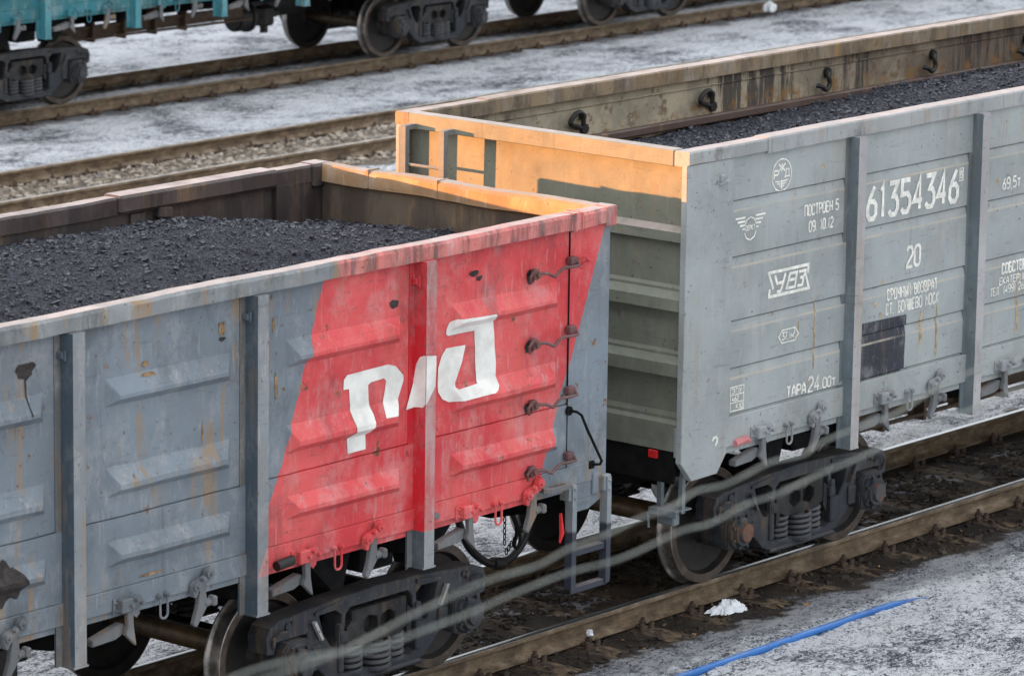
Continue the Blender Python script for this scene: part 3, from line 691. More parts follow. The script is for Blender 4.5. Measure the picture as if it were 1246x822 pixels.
def brake_gear(parent, xa, xb):
    b = MB(); mid = (xa+xb)/2
    b.cyl((mid+.55, -.38, .80), (mid+.80, -.38, .80), .20, seg=22); b.cyl((mid+.78, -.38, .80), (mid+.84, -.38, .80), .225, seg=22); b.cyl((mid+.52, -.38, .80), (mid+.55, -.38, .80), .17, seg=18)
    b.build('brake_cylinder', M['rubber'], parent)
    b = MB(); b.cyl((mid+1.75, .25, .85), (mid+2.65, .25, .85), .21, seg=22); b.cyl((mid+1.70, .25, .85), (mid+1.75, .25, .85), .16, .20, seg=22); b.cyl((mid+2.65, .25, .85), (mid+2.70, .25, .85), .20, .16, seg=22)
    b.build('air_reservoir', M['rubber'], parent)
    b = MB(); b.box(mid+1.15, mid+1.42, -.42, -.2, .62, .92, bev=.04); b.cyl((mid+1.28, -.31, .62), (mid+1.28, -.31, .52), .06); b.cyl((mid+1.40, -.31, .80), (mid+1.54, -.31, .80), .07); b.cyl((mid+.8, -.36, .76), (mid+1.2, -.34, .74), .018)
    b.build('air_distributor', M['rubber'], parent)
    b = MB(); b.box(xa+3.0, mid+.5, -.62, -.55, .84, 1.0); b.box(xa+3.0, mid+.5, -.66, -.62, .97, 1.0); b.cyl((xa+3.1, -.7, .84), (mid+.6, -.7, .82), .02, seg=8)
    for i in range(5): b.box(xa+3.2+i*.62, xa+3.24+i*.62, -.72, -.55, .78, 1.2)
    b.build('brake_rigging', M['rodtan'], parent)

# ------------------------------------------------------------------ wagon with pressed panels (red and grey one, and the teal ones)
LEN = 12.98
POSTS = [-2.14-1.74*i for i in range(6)]
PY = -1.445
BULG = [(2.735, 2.925), (2.125, 2.325), (1.655, 1.825)]
def bulge_x(x):
    edges = [-.46] + POSTS + [-LEN+.46]
    for i in range(7):
        hi = edges[i]-(.0 if i == 0 else .09); lo = edges[i+1]+(.0 if i == 6 else .09)
        if lo <= x <= hi: return lo+.26, hi-.12
    return None
def press(x, z, dent=1.0):
    o = 0.0; bx = bulge_x(x)
    if bx:
        for k, (a, b) in enumerate(BULG):
            if a <= z <= b and bx[0] <= x <= bx[1]:
                d = .062
                o = max(o, min(d, (b-z)/(.115 if k < 2 else .09)*d, (z-a)/.05*d, (x-bx[0])/.08*d, (bx[1]-x)/.08*d))
    if z < 1.9755: o += .007
    elif z < 1.9845: o -= .016
    e = 1.0
    for p in POSTS: e = min(e, max(0, (abs(x-p)-.12)/.16))
    e = min(e, max(0, (-.46-x)/.1), max(0, (x+LEN-.46)/.1))
    dd = .015*fnoise(x*1.3, z*1.6, 2)+.011*fnoise(x*3.1, z*3.3, 5)+.006*fnoise(x*7, z*8, 1)
    return PY-o+dent*dd*e*max(0, min(1, (z-1.52)/.15))
def gondola_a(root, mats, detail=True, red=True):
    panel, post, face, rim, lockm, ins, ins_end, end_rim = mats
    edges = [-.46] + POSTS + [-LEN+.46]
    for side in (-1, 1):
        for i in range(7):
            hi, lo = edges[i], edges[i+1]; fine = detail and side < 0 and i < 4
            ex = bulge_x((hi+lo)/2)
            xs = lines(lo, hi, .025 if fine else .12, [ex[0]+.016*k for k in range(6)]+[ex[1]-.016*k for k in range(6)])
            zs = lines(1.50, 3.31, .025 if fine else .12, [a+.010*k for a, b in BULG for k in range(6)]+[b-(.023 if j < 2 else .018)*k for j, (a, b) in enumerate(BULG) for k in range(6)]+[1.985, 1.984, 1.976, 1.975, 1.5145, 1.5155])
            b = MB(); b.grid(xs, zs, lambda x, z: (x, -side*press(x, z), z))
            n = len(b.bm.verts)
            # inner skin and closing strips give the sheet its thickness
            v = [b.bm.verts.new((x, side*1.40, z)) for x, z in ((lo, 1.505), (hi, 1.505), (hi, 3.31), (lo, 3.31))]
            f = b.bm.faces.new(v); f.material_index = 1
            b.box(lo, hi, *sorted((side*1.405, side*1.43)), 1.50, 1.52)
            o = b.build('side_panel', [panel, ins], root, ang=26)
            if fine:
                # small brackets and scars
                q = MB(); q.box(hi-.17, hi-.13, PY-.03, PY+.01, 2.98, 3.02, bev=.006)
                q.tube([(hi-.18, PY-.01, 3.03), (hi-.15, PY-.05, 3.01), (hi-.15, PY-.05, 2.97)], .008, 6)
        # bottom sill
        b = MB(); b.box(-LEN+.02, -.02 if not red else -.02, *sorted((side*1.40, side*1.462)), 1.345, 1.496, bev=.004)
        b.box(-LEN+.02, -.02, *sorted((side*1.28, side*1.44)), 1.30, 1.343)
        b.build('bottom_sill', panel, root)
        # top rail, bent and battered
        b = MB(); xs = lines(-LEN, .0, .06 if side < 0 else .1)
        sec = [(-1.512, 3.305), (-1.516, 3.40), (-1.500, 3.423), (-1.385, 3.423), (-1.37, 3.405), (-1.37, 3.29), (-1.42, 3.285)]
        rings = []
        for x in xs:
            wv = .012*fnoise(x*.8, side*3)+.008*fnoise(x*2.7, 4)
            rings.append([b.bm.verts.new((x, -side*(p[0]+(wv if p[0] > -1.45 else wv*.3)+.006*fnoise(x*5, p[1]*9)), p[1]+(.6*wv if p[1] > 3.35 else .2*wv)+.006*fnoise(x*4, p[0]*20, side))) for p in sec])
        n = len(sec)
        for j in range(len(xs)-1):
            for i in range(n):
                k = (i+1) % n; f = b.bm.faces.new((rings[j][i], rings[j][k], rings[j+1][k], rings[j+1][i]))
        b.bm.faces.new(rings[0]); b.bm.faces.new(rings[-1][::-1])
        if side < 0 and detail:
            b.box(-.50, -.45, -1.522, -1.40, 3.29, 3.432, bev=.004); b.box(-.40, -.39, -1.524, -1.36, 3.30, 3.43)
            b.box(-.10, .012, -1.523, -1.36, 3.28, 3.435, bev=.01)
        if side > 0 and detail: b.box(-2.35, -.62, 1.33, 1.53, 3.30, 3.44, bev=.02); b.box(-.20, .012, 1.34, 1.53, 3.24, 3.43, bev=.02)
        b.build('top_rail', rim if side < 0 else (M['a_rim'] if not detail else M['far_rim']), root)
        for p in POSTS:
            b = MB()
            h = [(-.117,-.006),(-.062,-.006),(-.05,-.111),(.058,-.111),(.07,-.006),(.11,-.006)]
            poly = [(p+u, -side*(PY+v)) for u, v in h] + [(p+.11, -side*(PY+.012)), (p-.117, -side*(PY+.012))]
            b.prism(poly, 1.07, 3.30, axis='Z')
            b.box(p-.062, p+.072, *sorted((-side*(PY-.115), -side*(PY+.01))), 1.062, 1.074)
            if detail and side < 0:
                b.box(p-.10, p-.055, PY-.06, PY-.004, 3.135, 3.175, bev=.005); b.box(p-.085, p-.07, PY-.075, PY-.05, 3.12, 3.19, bev=.004)
            b.bm.normal_update()
            for f in b.bm.faces:
                if f.normal.y*side > .9 and abs(f.calc_center_median().y) > 1.53: f.material_index = 1
            for f in b.bm.faces:
                if f.normal.y*side > .9 and abs(f.calc_center_median().y) < 1.46: f.material_index = 2
            b.build('side_post', [post, face, M['seam'] if red else post], root)
        for e, s in ((0, -1), (-LEN, 1)):
            b = MB(); c = [(e-s*.018, 3.30), (e+s*.46, 3.30), (e+s*.46, 1.345), (e+s*.435, 1.27), (e+s*.38, 1.13), (e+s*.19, 1.13), (e+s*.0, 1.20), (e-s*.018, 1.26)]
            b.prism(c, *sorted((side*1.40, side*1.455)), bev=.004)
            if side < 0 and s < 0 and detail:
                pass
                b.tube([(-.36, -1.455, 3.08), (-.33, -1.50, 3.09), (-.29, -1.50, 3.05), (-.33, -1.455, 3.0)], .016, 6)
                b.box(-.38, -.18, -1.465, -1.44, 1.195, 1.225); b.box(-.16, -.09, -1.475, -1.44, 1.24, 1.40, bev=.005)
            b.build('corner_panel', panel, root)
            MB().box(*sorted((e+s*.03, e+s*.46)), *sorted((side*1.375, side*1.398)), 2.4, 3.30).build('corner_lining', ins, root)
        edg = [-.46] + POSTS + [-LEN+.46]
        for i in range(7):
            c = (edg[i]+edg[i+1])/2 + (.04 if i == 0 else 0); y = -1.464
            if side < 0:
                lock_bracket(root, c-.37, y, lockm); tie_ring(root, c-.02, y, lockm); lock_pawl(root, c+.33+(.03 if i == 0 else 0), y, lockm)
    for e, s in ((0, -1), (-LEN, 1)):
        b = MB(); b.box(*sorted((e+s*.03, e+s*.075)), -1.37, 1.37, 1.35, 3.30)
        
        b.build('end_wall', ins_end, root)
        MB().box(*sorted((e+s*.002, e+s*.028)), -1.36, 1.36, 1.36, 3.27).build('gap_shade_sheet', M['dark'], root)  # unseen black sheet added to darken the gap between wagons
        b = MB(); ys = lines(-1.37, 1.37, .08)
        sec = [(.012, 3.28), (.016, 3.41), (.0, 3.428), (-.10, 3.425), (-.115, 3.40), (-.115, 3.29), (-.07, 3.265)]
        rings = [[b.bm.verts.new((e-s*(p[0]+.006*fnoise(y*4, p[0]*30)), y, p[1]+.012*fnoise(y*1.5, e)+.004*fnoise(y*7, p[0]*20))) for p in sec] for y in ys]
        n = len(sec)
        for j in range(len(ys)-1):
            for i in range(n): b.bm.faces.new((rings[j][i], rings[j][(i+1) % n], rings[j+1][(i+1) % n], rings[j+1][i]))
        b.bm.faces.new(rings[0]); b.bm.faces.new(rings[-1][::-1])
        for y in (.86, .15): b.box(*sorted((e-s*.02, e+s*.12)), y-.008, y+.008, 3.29, 3.436)
        b.build('top_rail', end_rim, root)
    underframe(root, -LEN, 0, POSTS); brake_gear(root, -LEN, 0)

M['far_rim'] = paint('grimy top rail paint', chalk=.15, base=(.085, .065, .062), rust=.6, dirt=.7, dust=.95, grime=.75)
A = empty('gondola_wagon', (-LEN/2, 0, 0), (-LEN/2, 0, 0))
tag(A, 'battered blue grey open wagon with red end section and big white emblem, full of coal', 'freight wagon', 'open coal wagons')
gondola_a(A, (M['a_panel'], M['a_post'], M['a_face'], M['a_rim'], M['lock_a'], M['a_inside'], M['a_inside_end'], M['a_end_rim']))
for bx in (-2.17, -LEN+2.17): bogie(A, bx, None, M['clip'])
# white railway emblem over the panels and the post between them
P_ = [(-2.94,2.482),(-2.935,2.552),(-2.9,2.582),(-2.679,2.587),(-2.467,2.591),(-2.392,2.568),(-2.312,2.49),(-2.311,2.454),(-2.388,2.263),(-2.398,2.218),(-2.544,2.222),(-2.487,2.474),(-2.509,2.497),(-2.647,2.492),(-2.678,2.476),(-2.677,2.368),(-2.655,2.263),(-2.664,2.192),(-2.685,2.138),(-2.712,2.128),(-2.711,2.02),(-2.892,2.017),(-2.901,2.131),(-2.86,2.167),(-2.87,2.341),(-2.882,2.479)]
D_ = [(-1.939,2.351),(-1.934,2.482),(-1.894,2.564),(-1.84,2.611),(-1.63,2.605),(-1.672,2.486),(-1.751,2.351),(-1.751,2.314),(-1.724,2.295),(-1.512,2.306),(-1.528,2.523),(-1.531,2.697),(-1.819,2.699),(-1.842,2.717),(-1.838,2.753),(-1.81,2.793),(-1.755,2.814),(-1.365,2.802),(-1.33,2.76),(-1.319,2.55),(-1.301,2.429),(-1.297,2.264),(-1.331,2.232),(-1.364,2.218),(-1.811,2.213),(-1.889,2.248),(-1.933,2.306)]
def a_surf(x, z):
    y = press(x, z)
    for p in POSTS:
        u = x-p
        if -.117 <= u <= .11:
            y = PY if u < -.062 else (PY-.111*(u+.062)/.012 if u < -.05 else (PY-.111 if u < .058 else (PY-.111*(.07-u)/.012 if u < .07 else PY)))
            y -= .003
    return y
ZA = [q for a_, b_ in BULG for q in (a_, a_+.05, b_, b_-.115, b_-.09)]+[1.985,1.984,1.976,1.975]
conform([P_], a_surf, 'emblem', M['white'], A, cell=.0125, lift=.005, extra=ZA)
conform([D_], a_surf, 'emblem', M['white'], A, cell=.0125, lift=.005, extra=ZA)
# middle letter: left sheet, web of the post (steep), front of the post
b = MB()
zz = lambda pts: pts
p = POSTS[0]
webp = [(0.0,2.420),(.25,2.556),(.52,2.610),(.80,2.624),(1.0,2.626),(1.0,2.277),(.80,2.248),(.41,2.247),(0.0,2.239)]
b.bm.faces.new([b.bm.verts.new((p-.062+.012*s-.004, PY-.111*s-.001, z)) for s, z in webp])
b.bm.faces.new([b.bm.verts.new((x, PY-.1145, z)) for x, z in ((p-.05,2.626),(p+.057,2.612),(p+.057,2.52),(p+.050,2.39),(p-.045,2.273),(p-.05,2.277))])
b.bm.faces.new([b.bm.verts.new((x, PY-.0125, z)) for x, z in ((p-.15,2.235),(p-.075,2.418),(p-.066,2.418),(p-.066,2.24))])
b.build('emblem', M['white'], A, smooth=False, recalc=False)
def blot(cx, cz, rx, rz, seed, n=22):
    return [(cx+rx*math.cos(t)*(1+.55*fnoise(math.cos(t)*1.7, math.sin(t)*1.7, seed)), cz+rz*math.sin(t)*(1+.55*fnoise(math.cos(t)*1.7, math.sin(t)*1.7, seed+5))) for t in [2*math.pi*i/n for i in range(n)]]
M['chip'] if 'chip' in M else None
M['scar'] = plain('flaked paint down to dark steel', (.035, .027, .025), .7, var=.5, sc=20)
M['ochre'] = plain('dull rust run', (.26, .165, .085), .8, var=.5, sc=18)
M['tan'] = plain('tan rust run', (.42, .315, .19), .8, var=.35, sc=18)
def stain(polys, mat): conform(polys, a_surf, 'stain', mat, A, cell=.04, lift=.004, extra=ZA)
stain([blot(-5.99, 3.10, .075, .06, 2), [(-6.0,3.06),(-5.985,3.06),(-5.983,2.86),(-5.975,2.80),(-5.99,2.80)]], M['scar'])
stain([blot(-6.20, 1.71, .13, .16, 4)], M['scar'])
stain([blot(-4.17, 3.10, .035, .045, 8)], M['ochre']); stain([blot(-4.17, 3.03, .03, .015, 9)], M['scar'])
stain([blot(-2.42, 3.02, .05, .028, 3)], M['scar'])
for q_ in ((-1.55, 3.12, .05, .02, 1), (-1.5, 3.08, .03, .02, 2)): stain([blot(*q_)], M['scar'])
for cx, cz, rx, rz in ((-4.9, 2.97, .035, .02), (-4.88, 2.90, .07, .012), (-4.36, 2.42, .009, .06), (-3.64, 2.62, .014, .09), (-3.66, 3.05, .014, .05), (-4.85, 1.535, .12, .009), (-5.53, 2.9, .012, .10), (-.32, 2.45, .02, .02), (-.17, 2.2, .012, .03)):
    stain([blot(cx, cz, rx, rz, cx*3)], M['ochre'])
for zq in (3.035, 2.515, 2.055, 1.555): stain([blot(-.90, zq-.03, .055, .05, zq)], M['scar'])
# door latches across the seam
for z in (3.035, 2.515, 2.055, 1.555):
    b = MB(); y = -1.47; pk = M['lock_a']
    b.box(-.92, -.86, y-.03, y+.02, z-.05, z+.03, bev=.008); b.cyl((-.89, y-.03, z-.01), (-.89, y-.055, z-.01), .022, seg=10)
    b.tube([(-.95, y-.02, z-.07), (-.97, y-.03, z-.02), (-.93, y-.04, z+.03)], .012, 6)
    b.tube([(-.88, y-.045, z+.0), (-.80, y-.055, z-.01), (-.72, y-.06, z-.045), (-.67, y-.06, z-.01), (-.62, y-.06, z+.01), (-.50, y-.055, z+.0), (-.43, y-.05, z+.0), (-.425, y-.03, z+.03)], .0125, 8)
    b.box(-.50, -.42, y-.035, y+.02, z+.005, z+.065, bev=.008)
    b.build('door_latch', M['latch'] if 'latch' in M else M.setdefault('latch', paint('worn latch iron', (.15, .07, .07), rust=.9, dirt=.7, chalk=.4)), A)
# corner step ladder and grab rail
b = MB()
for x0 in (-.445, -.03):
    b.prism([(x0-.0,1.36),(x0+.045,1.36),(x0+.05,1.22),(x0+.05,.56),(x0+.035,.535),(x0-.005,.535),(x0-.0,1.22)], -1.512, -1.500)
    b.box(x0, x0+.012, -1.50, -1.44, .56, 1.35); b.bolt(x0+.025, -1.512, 1.33, .014, .012); b.bolt(x0+.025, -1.512, 1.26, .014, .012)
b.box(-.47, -.38, -1.498, -1.40, 1.24, 1.36, bev=.006); b.box(-.055, .03, -1.499, -1.40, 1.25, 1.37, bev=.006)
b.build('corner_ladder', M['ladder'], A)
lad = [o for o in A.children if o.name.startswith('corner_ladder')][0]
for z in (.835, .55):
    b = MB(); b.box(-.43, .0, -1.498, -1.43, z, z+.012); b.box(-.43, .0, -1.498, -1.49, z-.03, z); b.build('rung', M['ladder'], lad)
b = MB(); b.tube([(-.45, -1.46, 1.93), (-.44, -1.53, 1.93), (-.40, -1.545, 1.90), (-.33, -1.545, 1.78), (-.15, -1.545, 1.51), (-.15, -1.53, 1.48), (-.17, -1.46, 1.47)], .011, 8)
b.cyl((-.45, -1.455, 1.93), (-.45, -1.475, 1.93), .035, seg=10); b.box(-.20, -.14, -1.475, -1.455, 1.44, 1.50, bev=.006)
b.build('grab_rail', M['dark'], A)
b = MB(); b.prism([(-.78,-1.46),(-.50,-1.46),(-.48,-1.52),(-.52,-1.565),(-.76,-1.565),(-.80,-1.52)], 1.385, 1.40, holes=[[(-.72,-1.49),(-.56,-1.49),(-.55,-1.52),(-.58,-1.54),(-.71,-1.54),(-.74,-1.52)]], axis='Z')
b.prism([(-.78,-1.46),(-.50,-1.46),(-.48,-1.52),(-.52,-1.565),(-.76,-1.565),(-.80,-1.52)], 1.365, 1.384, holes=[[(-.72,-1.49),(-.56,-1.49),(-.55,-1.52),(-.58,-1.54),(-.71,-1.54),(-.74,-1.52)]], axis='Z')
b.build('foot_bracket', M['lock'], A)
MB().cyl((-3.68, -1.50, 1.365), (-3.52, -1.50, 1.38), .036, seg=14).build('hatch_handle', M['rubber'], A)
MB().cyl((-1.97, -1.462, 1.405), (-1.97, -1.485, 1.405), .028, seg=14).build('sill_plug', M['lock'], A)
# hanging hose, uncoupling lever and chains below the end beam
def arc_pts(pts, n=10):
    out = []; P = [Vector(q) for q in pts]; P = [2*P[0]-P[1]]+P+[2*P[-1]-P[-2]]
    for i in range(1, len(P)-2):
        for k in range(n):
            t = k/n; a, b_, c, d = P[i-1:i+3]
            out.append(.5*((2*b_)+(c-a)*t+(2*a-5*b_+4*c-d)*t*t+(3*b_-a-3*c+d)*t**3))
    out.append(P[-2]); return out
b = MB(); b.tube(arc_pts([(-.06, 0, .93), (.02, 0, .74), (.14, 0, .52), (.34, 0, .36), (.50, 0, .31)]), .032, 10); b.cyl((.44, 0, .325), (.56, 0, .30), .05, seg=12)
b.build('brake_hose', M['rubber'], A)
b = MB(); b.tube(arc_pts([(-.10, -.62, .95), (-.02, -.62, .80), (-.02, -.60, .66), (.06, -.58, .64), (.16, -.5, .72), (.30, -.3, .84)]), .014, 8)
for k in range(7):
    b.tube([(.10+.012*math.cos(t)*(k % 2), -.40+.012*math.cos(t)*((k+1) % 2), .90-.045*k+.026*math.sin(t)) for t in [2*math.pi*i/8 for i in range(9)]], .005, 5)
    b.tube([(-.02+.03*k+.012*math.cos(t)*(k % 2), -.52+.012*math.cos(t)*((k+1) % 2), .60+.03*k*.8+.026*math.sin(t)) for t in [2*math.pi*i/8 for i in range(9)]], .005, 5)
b.build('uncoupling_lever', M['dark'], A)
b = MB(); b.tube([(-.50, -1.44, 1.15), (-.49, -1.45, 1.0), (-.53, -1.46, .93)], [.012, .02, .008], 7); b.build('signal_flag', M['redmark'], A)
MB().box(-.462, -.456, -1.4565, -1.43, 1.27, 3.29).build('door_seam', M['dark'], A)
# inside of the far wall: brackets and loops
def ibr(b): b.build('inside_bracket', M['a_inside'], A)
ibr(MB().box(-1.93, -1.78, 1.34, 1.40, 3.215, 3.30, bev=.01, rot=(.12, 'Y'))); ibr(MB().box(-2.42, -2.20, 1.36, 1.40, 3.17, 3.21, bev=.01))
for x in (-3.15, -2.75): MB().tube([(x-.05, 1.40, 3.08), (x-.04, 1.35, 3.15), (x+.01, 1.33, 3.17), (x+.06, 1.34, 3.12), (x+.06, 1.40, 3.02)], .018, 7).build('inside_loop', M['a_inside'], A)
ibr(MB().box(-.62, -.42, 1.355, 1.40, 2.5, 3.30)); ibr(MB().box(-2.2, -2.05, 1.37, 1.40, 2.5, 3.28))

# ------------------------------------------------------------------ light grey wagon on the right
X0, X1 = .93, 14.13
BY = -1.462
BP = [3.128+1.778*i for i in range(6)]
GRV = [3.27, 2.826, 2.318, 1.94, 1.575]
def b_surf(x, z):
    d = .004*fnoise(x*1.1, z*1.3, 3)+.0015*fnoise(x*5, z*5, 3)
    g = None
    for v in GRV:
        if z < v+.001: g = v
    if g is None: return BY+d
    k = g-z
    if k < .010: return BY+.028+d*.3
    return BY+.016*max(0, 1-(k-.010)/.075)+d
B = empty('gondola_wagon', ((X0+X1)/2, 0, 0), ((X0+X1)/2, 0, 0))
tag(B, 'light grey open wagon with white stencilled numbers and orange lit end wall', 'freight wagon', 'open coal wagons')
edB = [X0+.60]+BP+[X1-.60]
for side in (-1, 1):
    for i in range(7):
        lo, hi = edB[i], edB[i+1]; fine = side < 0 and i < 4
        zs = []
        for v in [3.62]+GRV+[1.555]: pass
        zset = set(lines(1.545, 3.61, .06 if fine else .2))
        for v in GRV: zset |= {v+.0011, v+.0001, v-.0099, v-.0101, v-.085}
        b = MB(); b.grid(lines(lo, hi, .08 if fine else .3), sorted(zset), lambda x, z: (x, -side*b_surf(x, z), z))
        v = [b.bm.verts.new((x, side*1.405, z)) for x, z in ((lo, 1.55), (hi, 1.55), (hi, 3.61), (lo, 3.61))]
        b.bm.faces.new(v).material_index = 1
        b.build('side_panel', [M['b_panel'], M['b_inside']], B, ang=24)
    b = MB(); b.box(X0+.02, X1-.02, *sorted((side*1.38, side*1.476)), 1.315, 1.553, bev=.004)
    b.box(X0+.4, X1-.4, *sorted((side*1.25, side*1.45)), 1.262, 1.312); b.build('bottom_sill', M['b_plain'], B)
    b = MB(); xs = lines(X0-.005, X1, .1)
    for (xa, xb, dz, dy) in ((X0-.005, 1.93, 0, 0), (1.93, X1+.005, .006, .007)):
        xs = lines(xa, xb, .09); sec = [(-1.490-dy, 3.618-dz*3), (-1.490-dy, 3.705+dz), (-1.480-dy, 3.718+dz), (-1.355, 3.718+dz), (-1.345, 3.705+dz), (-1.345, 3.60), (-1.40, 3.598)]
        rings = [[b.bm.verts.new((x, -side*(q[0]+.004*fnoise(x*2, q[1]*5)), q[1]+.006*fnoise(x*.9, 1)+.003*fnoise(x*6, q[0]*12))) for q in sec] for x in xs]
        n = len(sec)
        for j in range(len(xs)-1):
            for i in range(n): b.bm.faces.new((rings[j][i], rings[j][(i+1) % n], rings[j+1][(i+1) % n], rings[j+1][i]))
        b.bm.faces.new(rings[0]); b.bm.faces.new(rings[-1][::-1])
    b.build('top_rail', M['b_rim'] if side < 0 else M['b_rim_far'], B)
    for p in BP:
        b = MB(); h = [(-.105,0),(-.058,0),(-.055,-.098),(.055,-.098),(.058,0),(.105,0)]
        b.prism([(p+u, -side*(BY+v)) for u, v in h]+[(p+.105, -side*(BY+.012)), (p-.105, -side*(BY+.012))], 1.05, 3.60, axis='Z')
        b.box(p-.06, p+.06, *sorted((-side*(BY-.102), -side*(BY+.01))), 1.042, 1.054)
        b.bm.normal_update()
        for f in b.bm.faces:
            if f.normal.y*side > .9 and abs(f.calc_center_median().y) > 1.53: f.material_index = 1
        b.build('side_post', [M['b_post'], M['b_face']], B)
    for e, s in ((X0, 1), (X1, -1)):
        b = MB(); b.prism([(e-s*.012,3.612),(e+s*.585,3.612),(e+s*.60,1.55),(e+s*.57,1.27),(e+s*.46,1.13),(e+s*.13,1.125),(e-s*.012,1.285)], *sorted((side*1.425, side*1.478)), bev=.004)
        if side < 0 and s > 0: b.box(1.33, 1.39, -1.50, -1.47, 3.44, 3.50, bev=.008); b.tube([(1.33,-1.48,3.42),(1.36,-1.53,3.45),(1.41,-1.52,3.47)], .014, 6)
        b.build('corner_panel', M['b_plain'], B)
        MB().box(*sorted((e+s*.10, e+s*.60)), *sorted((side*1.40, side*1.423)), 2.6, 3.60).build('corner_lining', M['b_inside'], B)
    if side < 0:
        for i in range(7):
            c = (edB[i]+edB[i+1])/2; y = -1.478
            lock_bracket(B, c-.40, y, M['b_lock'] if 'b_lock' in M else M.setdefault('b_lock', paint('grey lock iron', (.26, .275, .285), rust=.6, dirt=.45, dust=.2))); tie_ring(B, c-.02, y, M['b_lock']); lock_pawl(B, c+.34, y, M['b_lock'])
# end walls: flat top sheet over ledged corrugations
for e, s in ((X0, 1), (X1, -1)):
    b = MB(); prof = [(.06,3.62),(.06,3.12),(.0,3.085),(.0,3.01),(.055,2.985),(.055,2.66),(.04,2.635),(.04,2.615),(.0,2.56),(.0,2.47),(.055,2.45),(.055,2.15),(.04,2.125),(.04,2.105),(.0,2.055),(.0,1.955),(.055,1.93),(.055,1.66),(.04,1.625),(.04,1.60),(.015,1.575),(.015,1.36),(.08,1.355),(.085,1.36),(.085,3.62)]
    ys = lines(-1.425, 1.425, .15); rings = [[b.bm.verts.new((e+s*(p[0]*1.5+(.004*fnoise(y*1.4, p[1]*2))), y, p[1])) for p in prof] for y in ys]; n = len(prof)
    for j in range(len(ys)-1):
        for i in range(n): b.bm.faces.new((rings[j][i], rings[j][(i+1) % n], rings[j+1][(i+1) % n], rings[j+1][i]))
    b.bm.faces.new(rings[0]); b.bm.faces.new(rings[-1][::-1])
    b.build('end_wall', M['b_end'], B, ang=20)
    b = MB(); b.box(*sorted((e-s*.012, e+s*.115)), -1.343, 1.343, 3.595, 3.722, bev=.006); b.build('top_rail', M['b_end'], B)
# end ladder on the far corner
b = MB()
for y in (1.28, .875): b.box(.78, .83, y-.03, y+.03, 1.3, 3.64, bev=.004); b.box(.82, .93, y-.02, y+.02, 3.60, 3.64); b.box(.82, .93, y-.02, y+.02, 1.4, 1.44)
b.box(.90, .935, 1.38, 1.43, 1.3, 3.6); ld = b.build('end_ladder', M['b_post'], B)
for z in (3.325, 2.95, 2.58, 2.2, 1.8, 1.42): MB().cyl((.815, .85, z), (.815, 1.31, z), .013, seg=8).build('rung', M['b_post'], ld)
# inside of the far wall: rib and lashing loops
b = MB(); b.box(X0+.1, X1-.1, 1.33, 1.405, 3.195, 3.268, bev=.012); b.build('inside_rib', M['b_rib'], B)
b = MB(); b.box(X0+.1, X1-.1, 1.39, 1.404, 3.515, 3.525, bev=.003); b.build('inside_rib', M['b_inside'], B)
for k, x in enumerate((3.10, 4.90, 6.65, 8.35, 9.95)):
    b = MB(); m_ = -1 if k in (0, 1) else 1
    pts = [(x-.13*m_*-1*-1, 1.40, 3.33), (x-.10, 1.35, 3.40), (x-.06, 1.335, 3.475), (x, 1.33, 3.49), (x+.05, 1.335, 3.45), (x+.06, 1.34, 3.38)] if k < 2 else [(x+.10, 1.40, 3.46), (x+.05, 1.34, 3.44), (x+.06, 1.33, 3.36), (x, 1.325, 3.315), (x-.06, 1.33, 3.35), (x-.09, 1.37, 3.36)]
    b.tube(arc_pts(pts, 5), .022, 8); b.cyl((pts[0][0], 1.37, pts[0][2]), (pts[0][0], 1.41, pts[0][2]), .045, seg=10)
    b.box(x+.07, x+.13, 1.35, 1.41, 3.41, 3.47, bev=.015); b.build('lashing_loop', M['rubber'], B)
underframe(B, X0, X1, BP); brake_gear(B, X0, X1)
for bx in (X0+2.11, X1-2.11): bogie(B, bx, M['cap_rust'])
# end fittings: red marker, step, hose, hand rod
b = MB(); b.box(.940, .962, -1.225, -1.14, 1.285, 1.348, bev=.003); b.build('end_marker', M['redmark'], B)
b = MB()
for y in (-1.14, -1.35): b.box(1.09, 1.10, y-.02, y+.02, .84, 1.18); b.box(1.10, 1.13, y-.02, y-.012, .84, 1.18)
b.box(1.00, 1.20, -1.38, -1.11, .86, .872); b.box(1.0, 1.01, -1.38, -1.11, .82, .86); b.build('end_step', M['b_post'], B)
b = MB(); b.tube([(1.02, -1.10, .70), (1.02, -1.09, .82), (1.03, -1.12, .85), (1.05, -1.40, .87)], .010, 7); b.box(1.04, 1.12, -1.33, -1.16, .74, .84, bev=.01); b.build('end_hook', M['b_post'], B)
b = MB(); b.tube(arc_pts([(1.0, 0, .93), (.95, 0, .72), (.84, 0, .46), (.68, 0, .33), (.52, 0, .305)]), .032, 10); b.build('brake_hose', M['rubber'], B)
b = MB(); b.box(.965, .985, -1.38, 1.38, 1.10, 1.352); b.build('buffer_beam', M['dark'], B)
b = MB(); b.cyl((3.1, 1.0, .42), (11.6, 1.0, .42), .014, seg=8)
for x in (4.4, 5.6, 6.6, 7.9): b.cyl((x, 1.0, .42), (x, 1.0, 1.2), .010, seg=6)
b.build('brake_pipe', M['dark'], B)
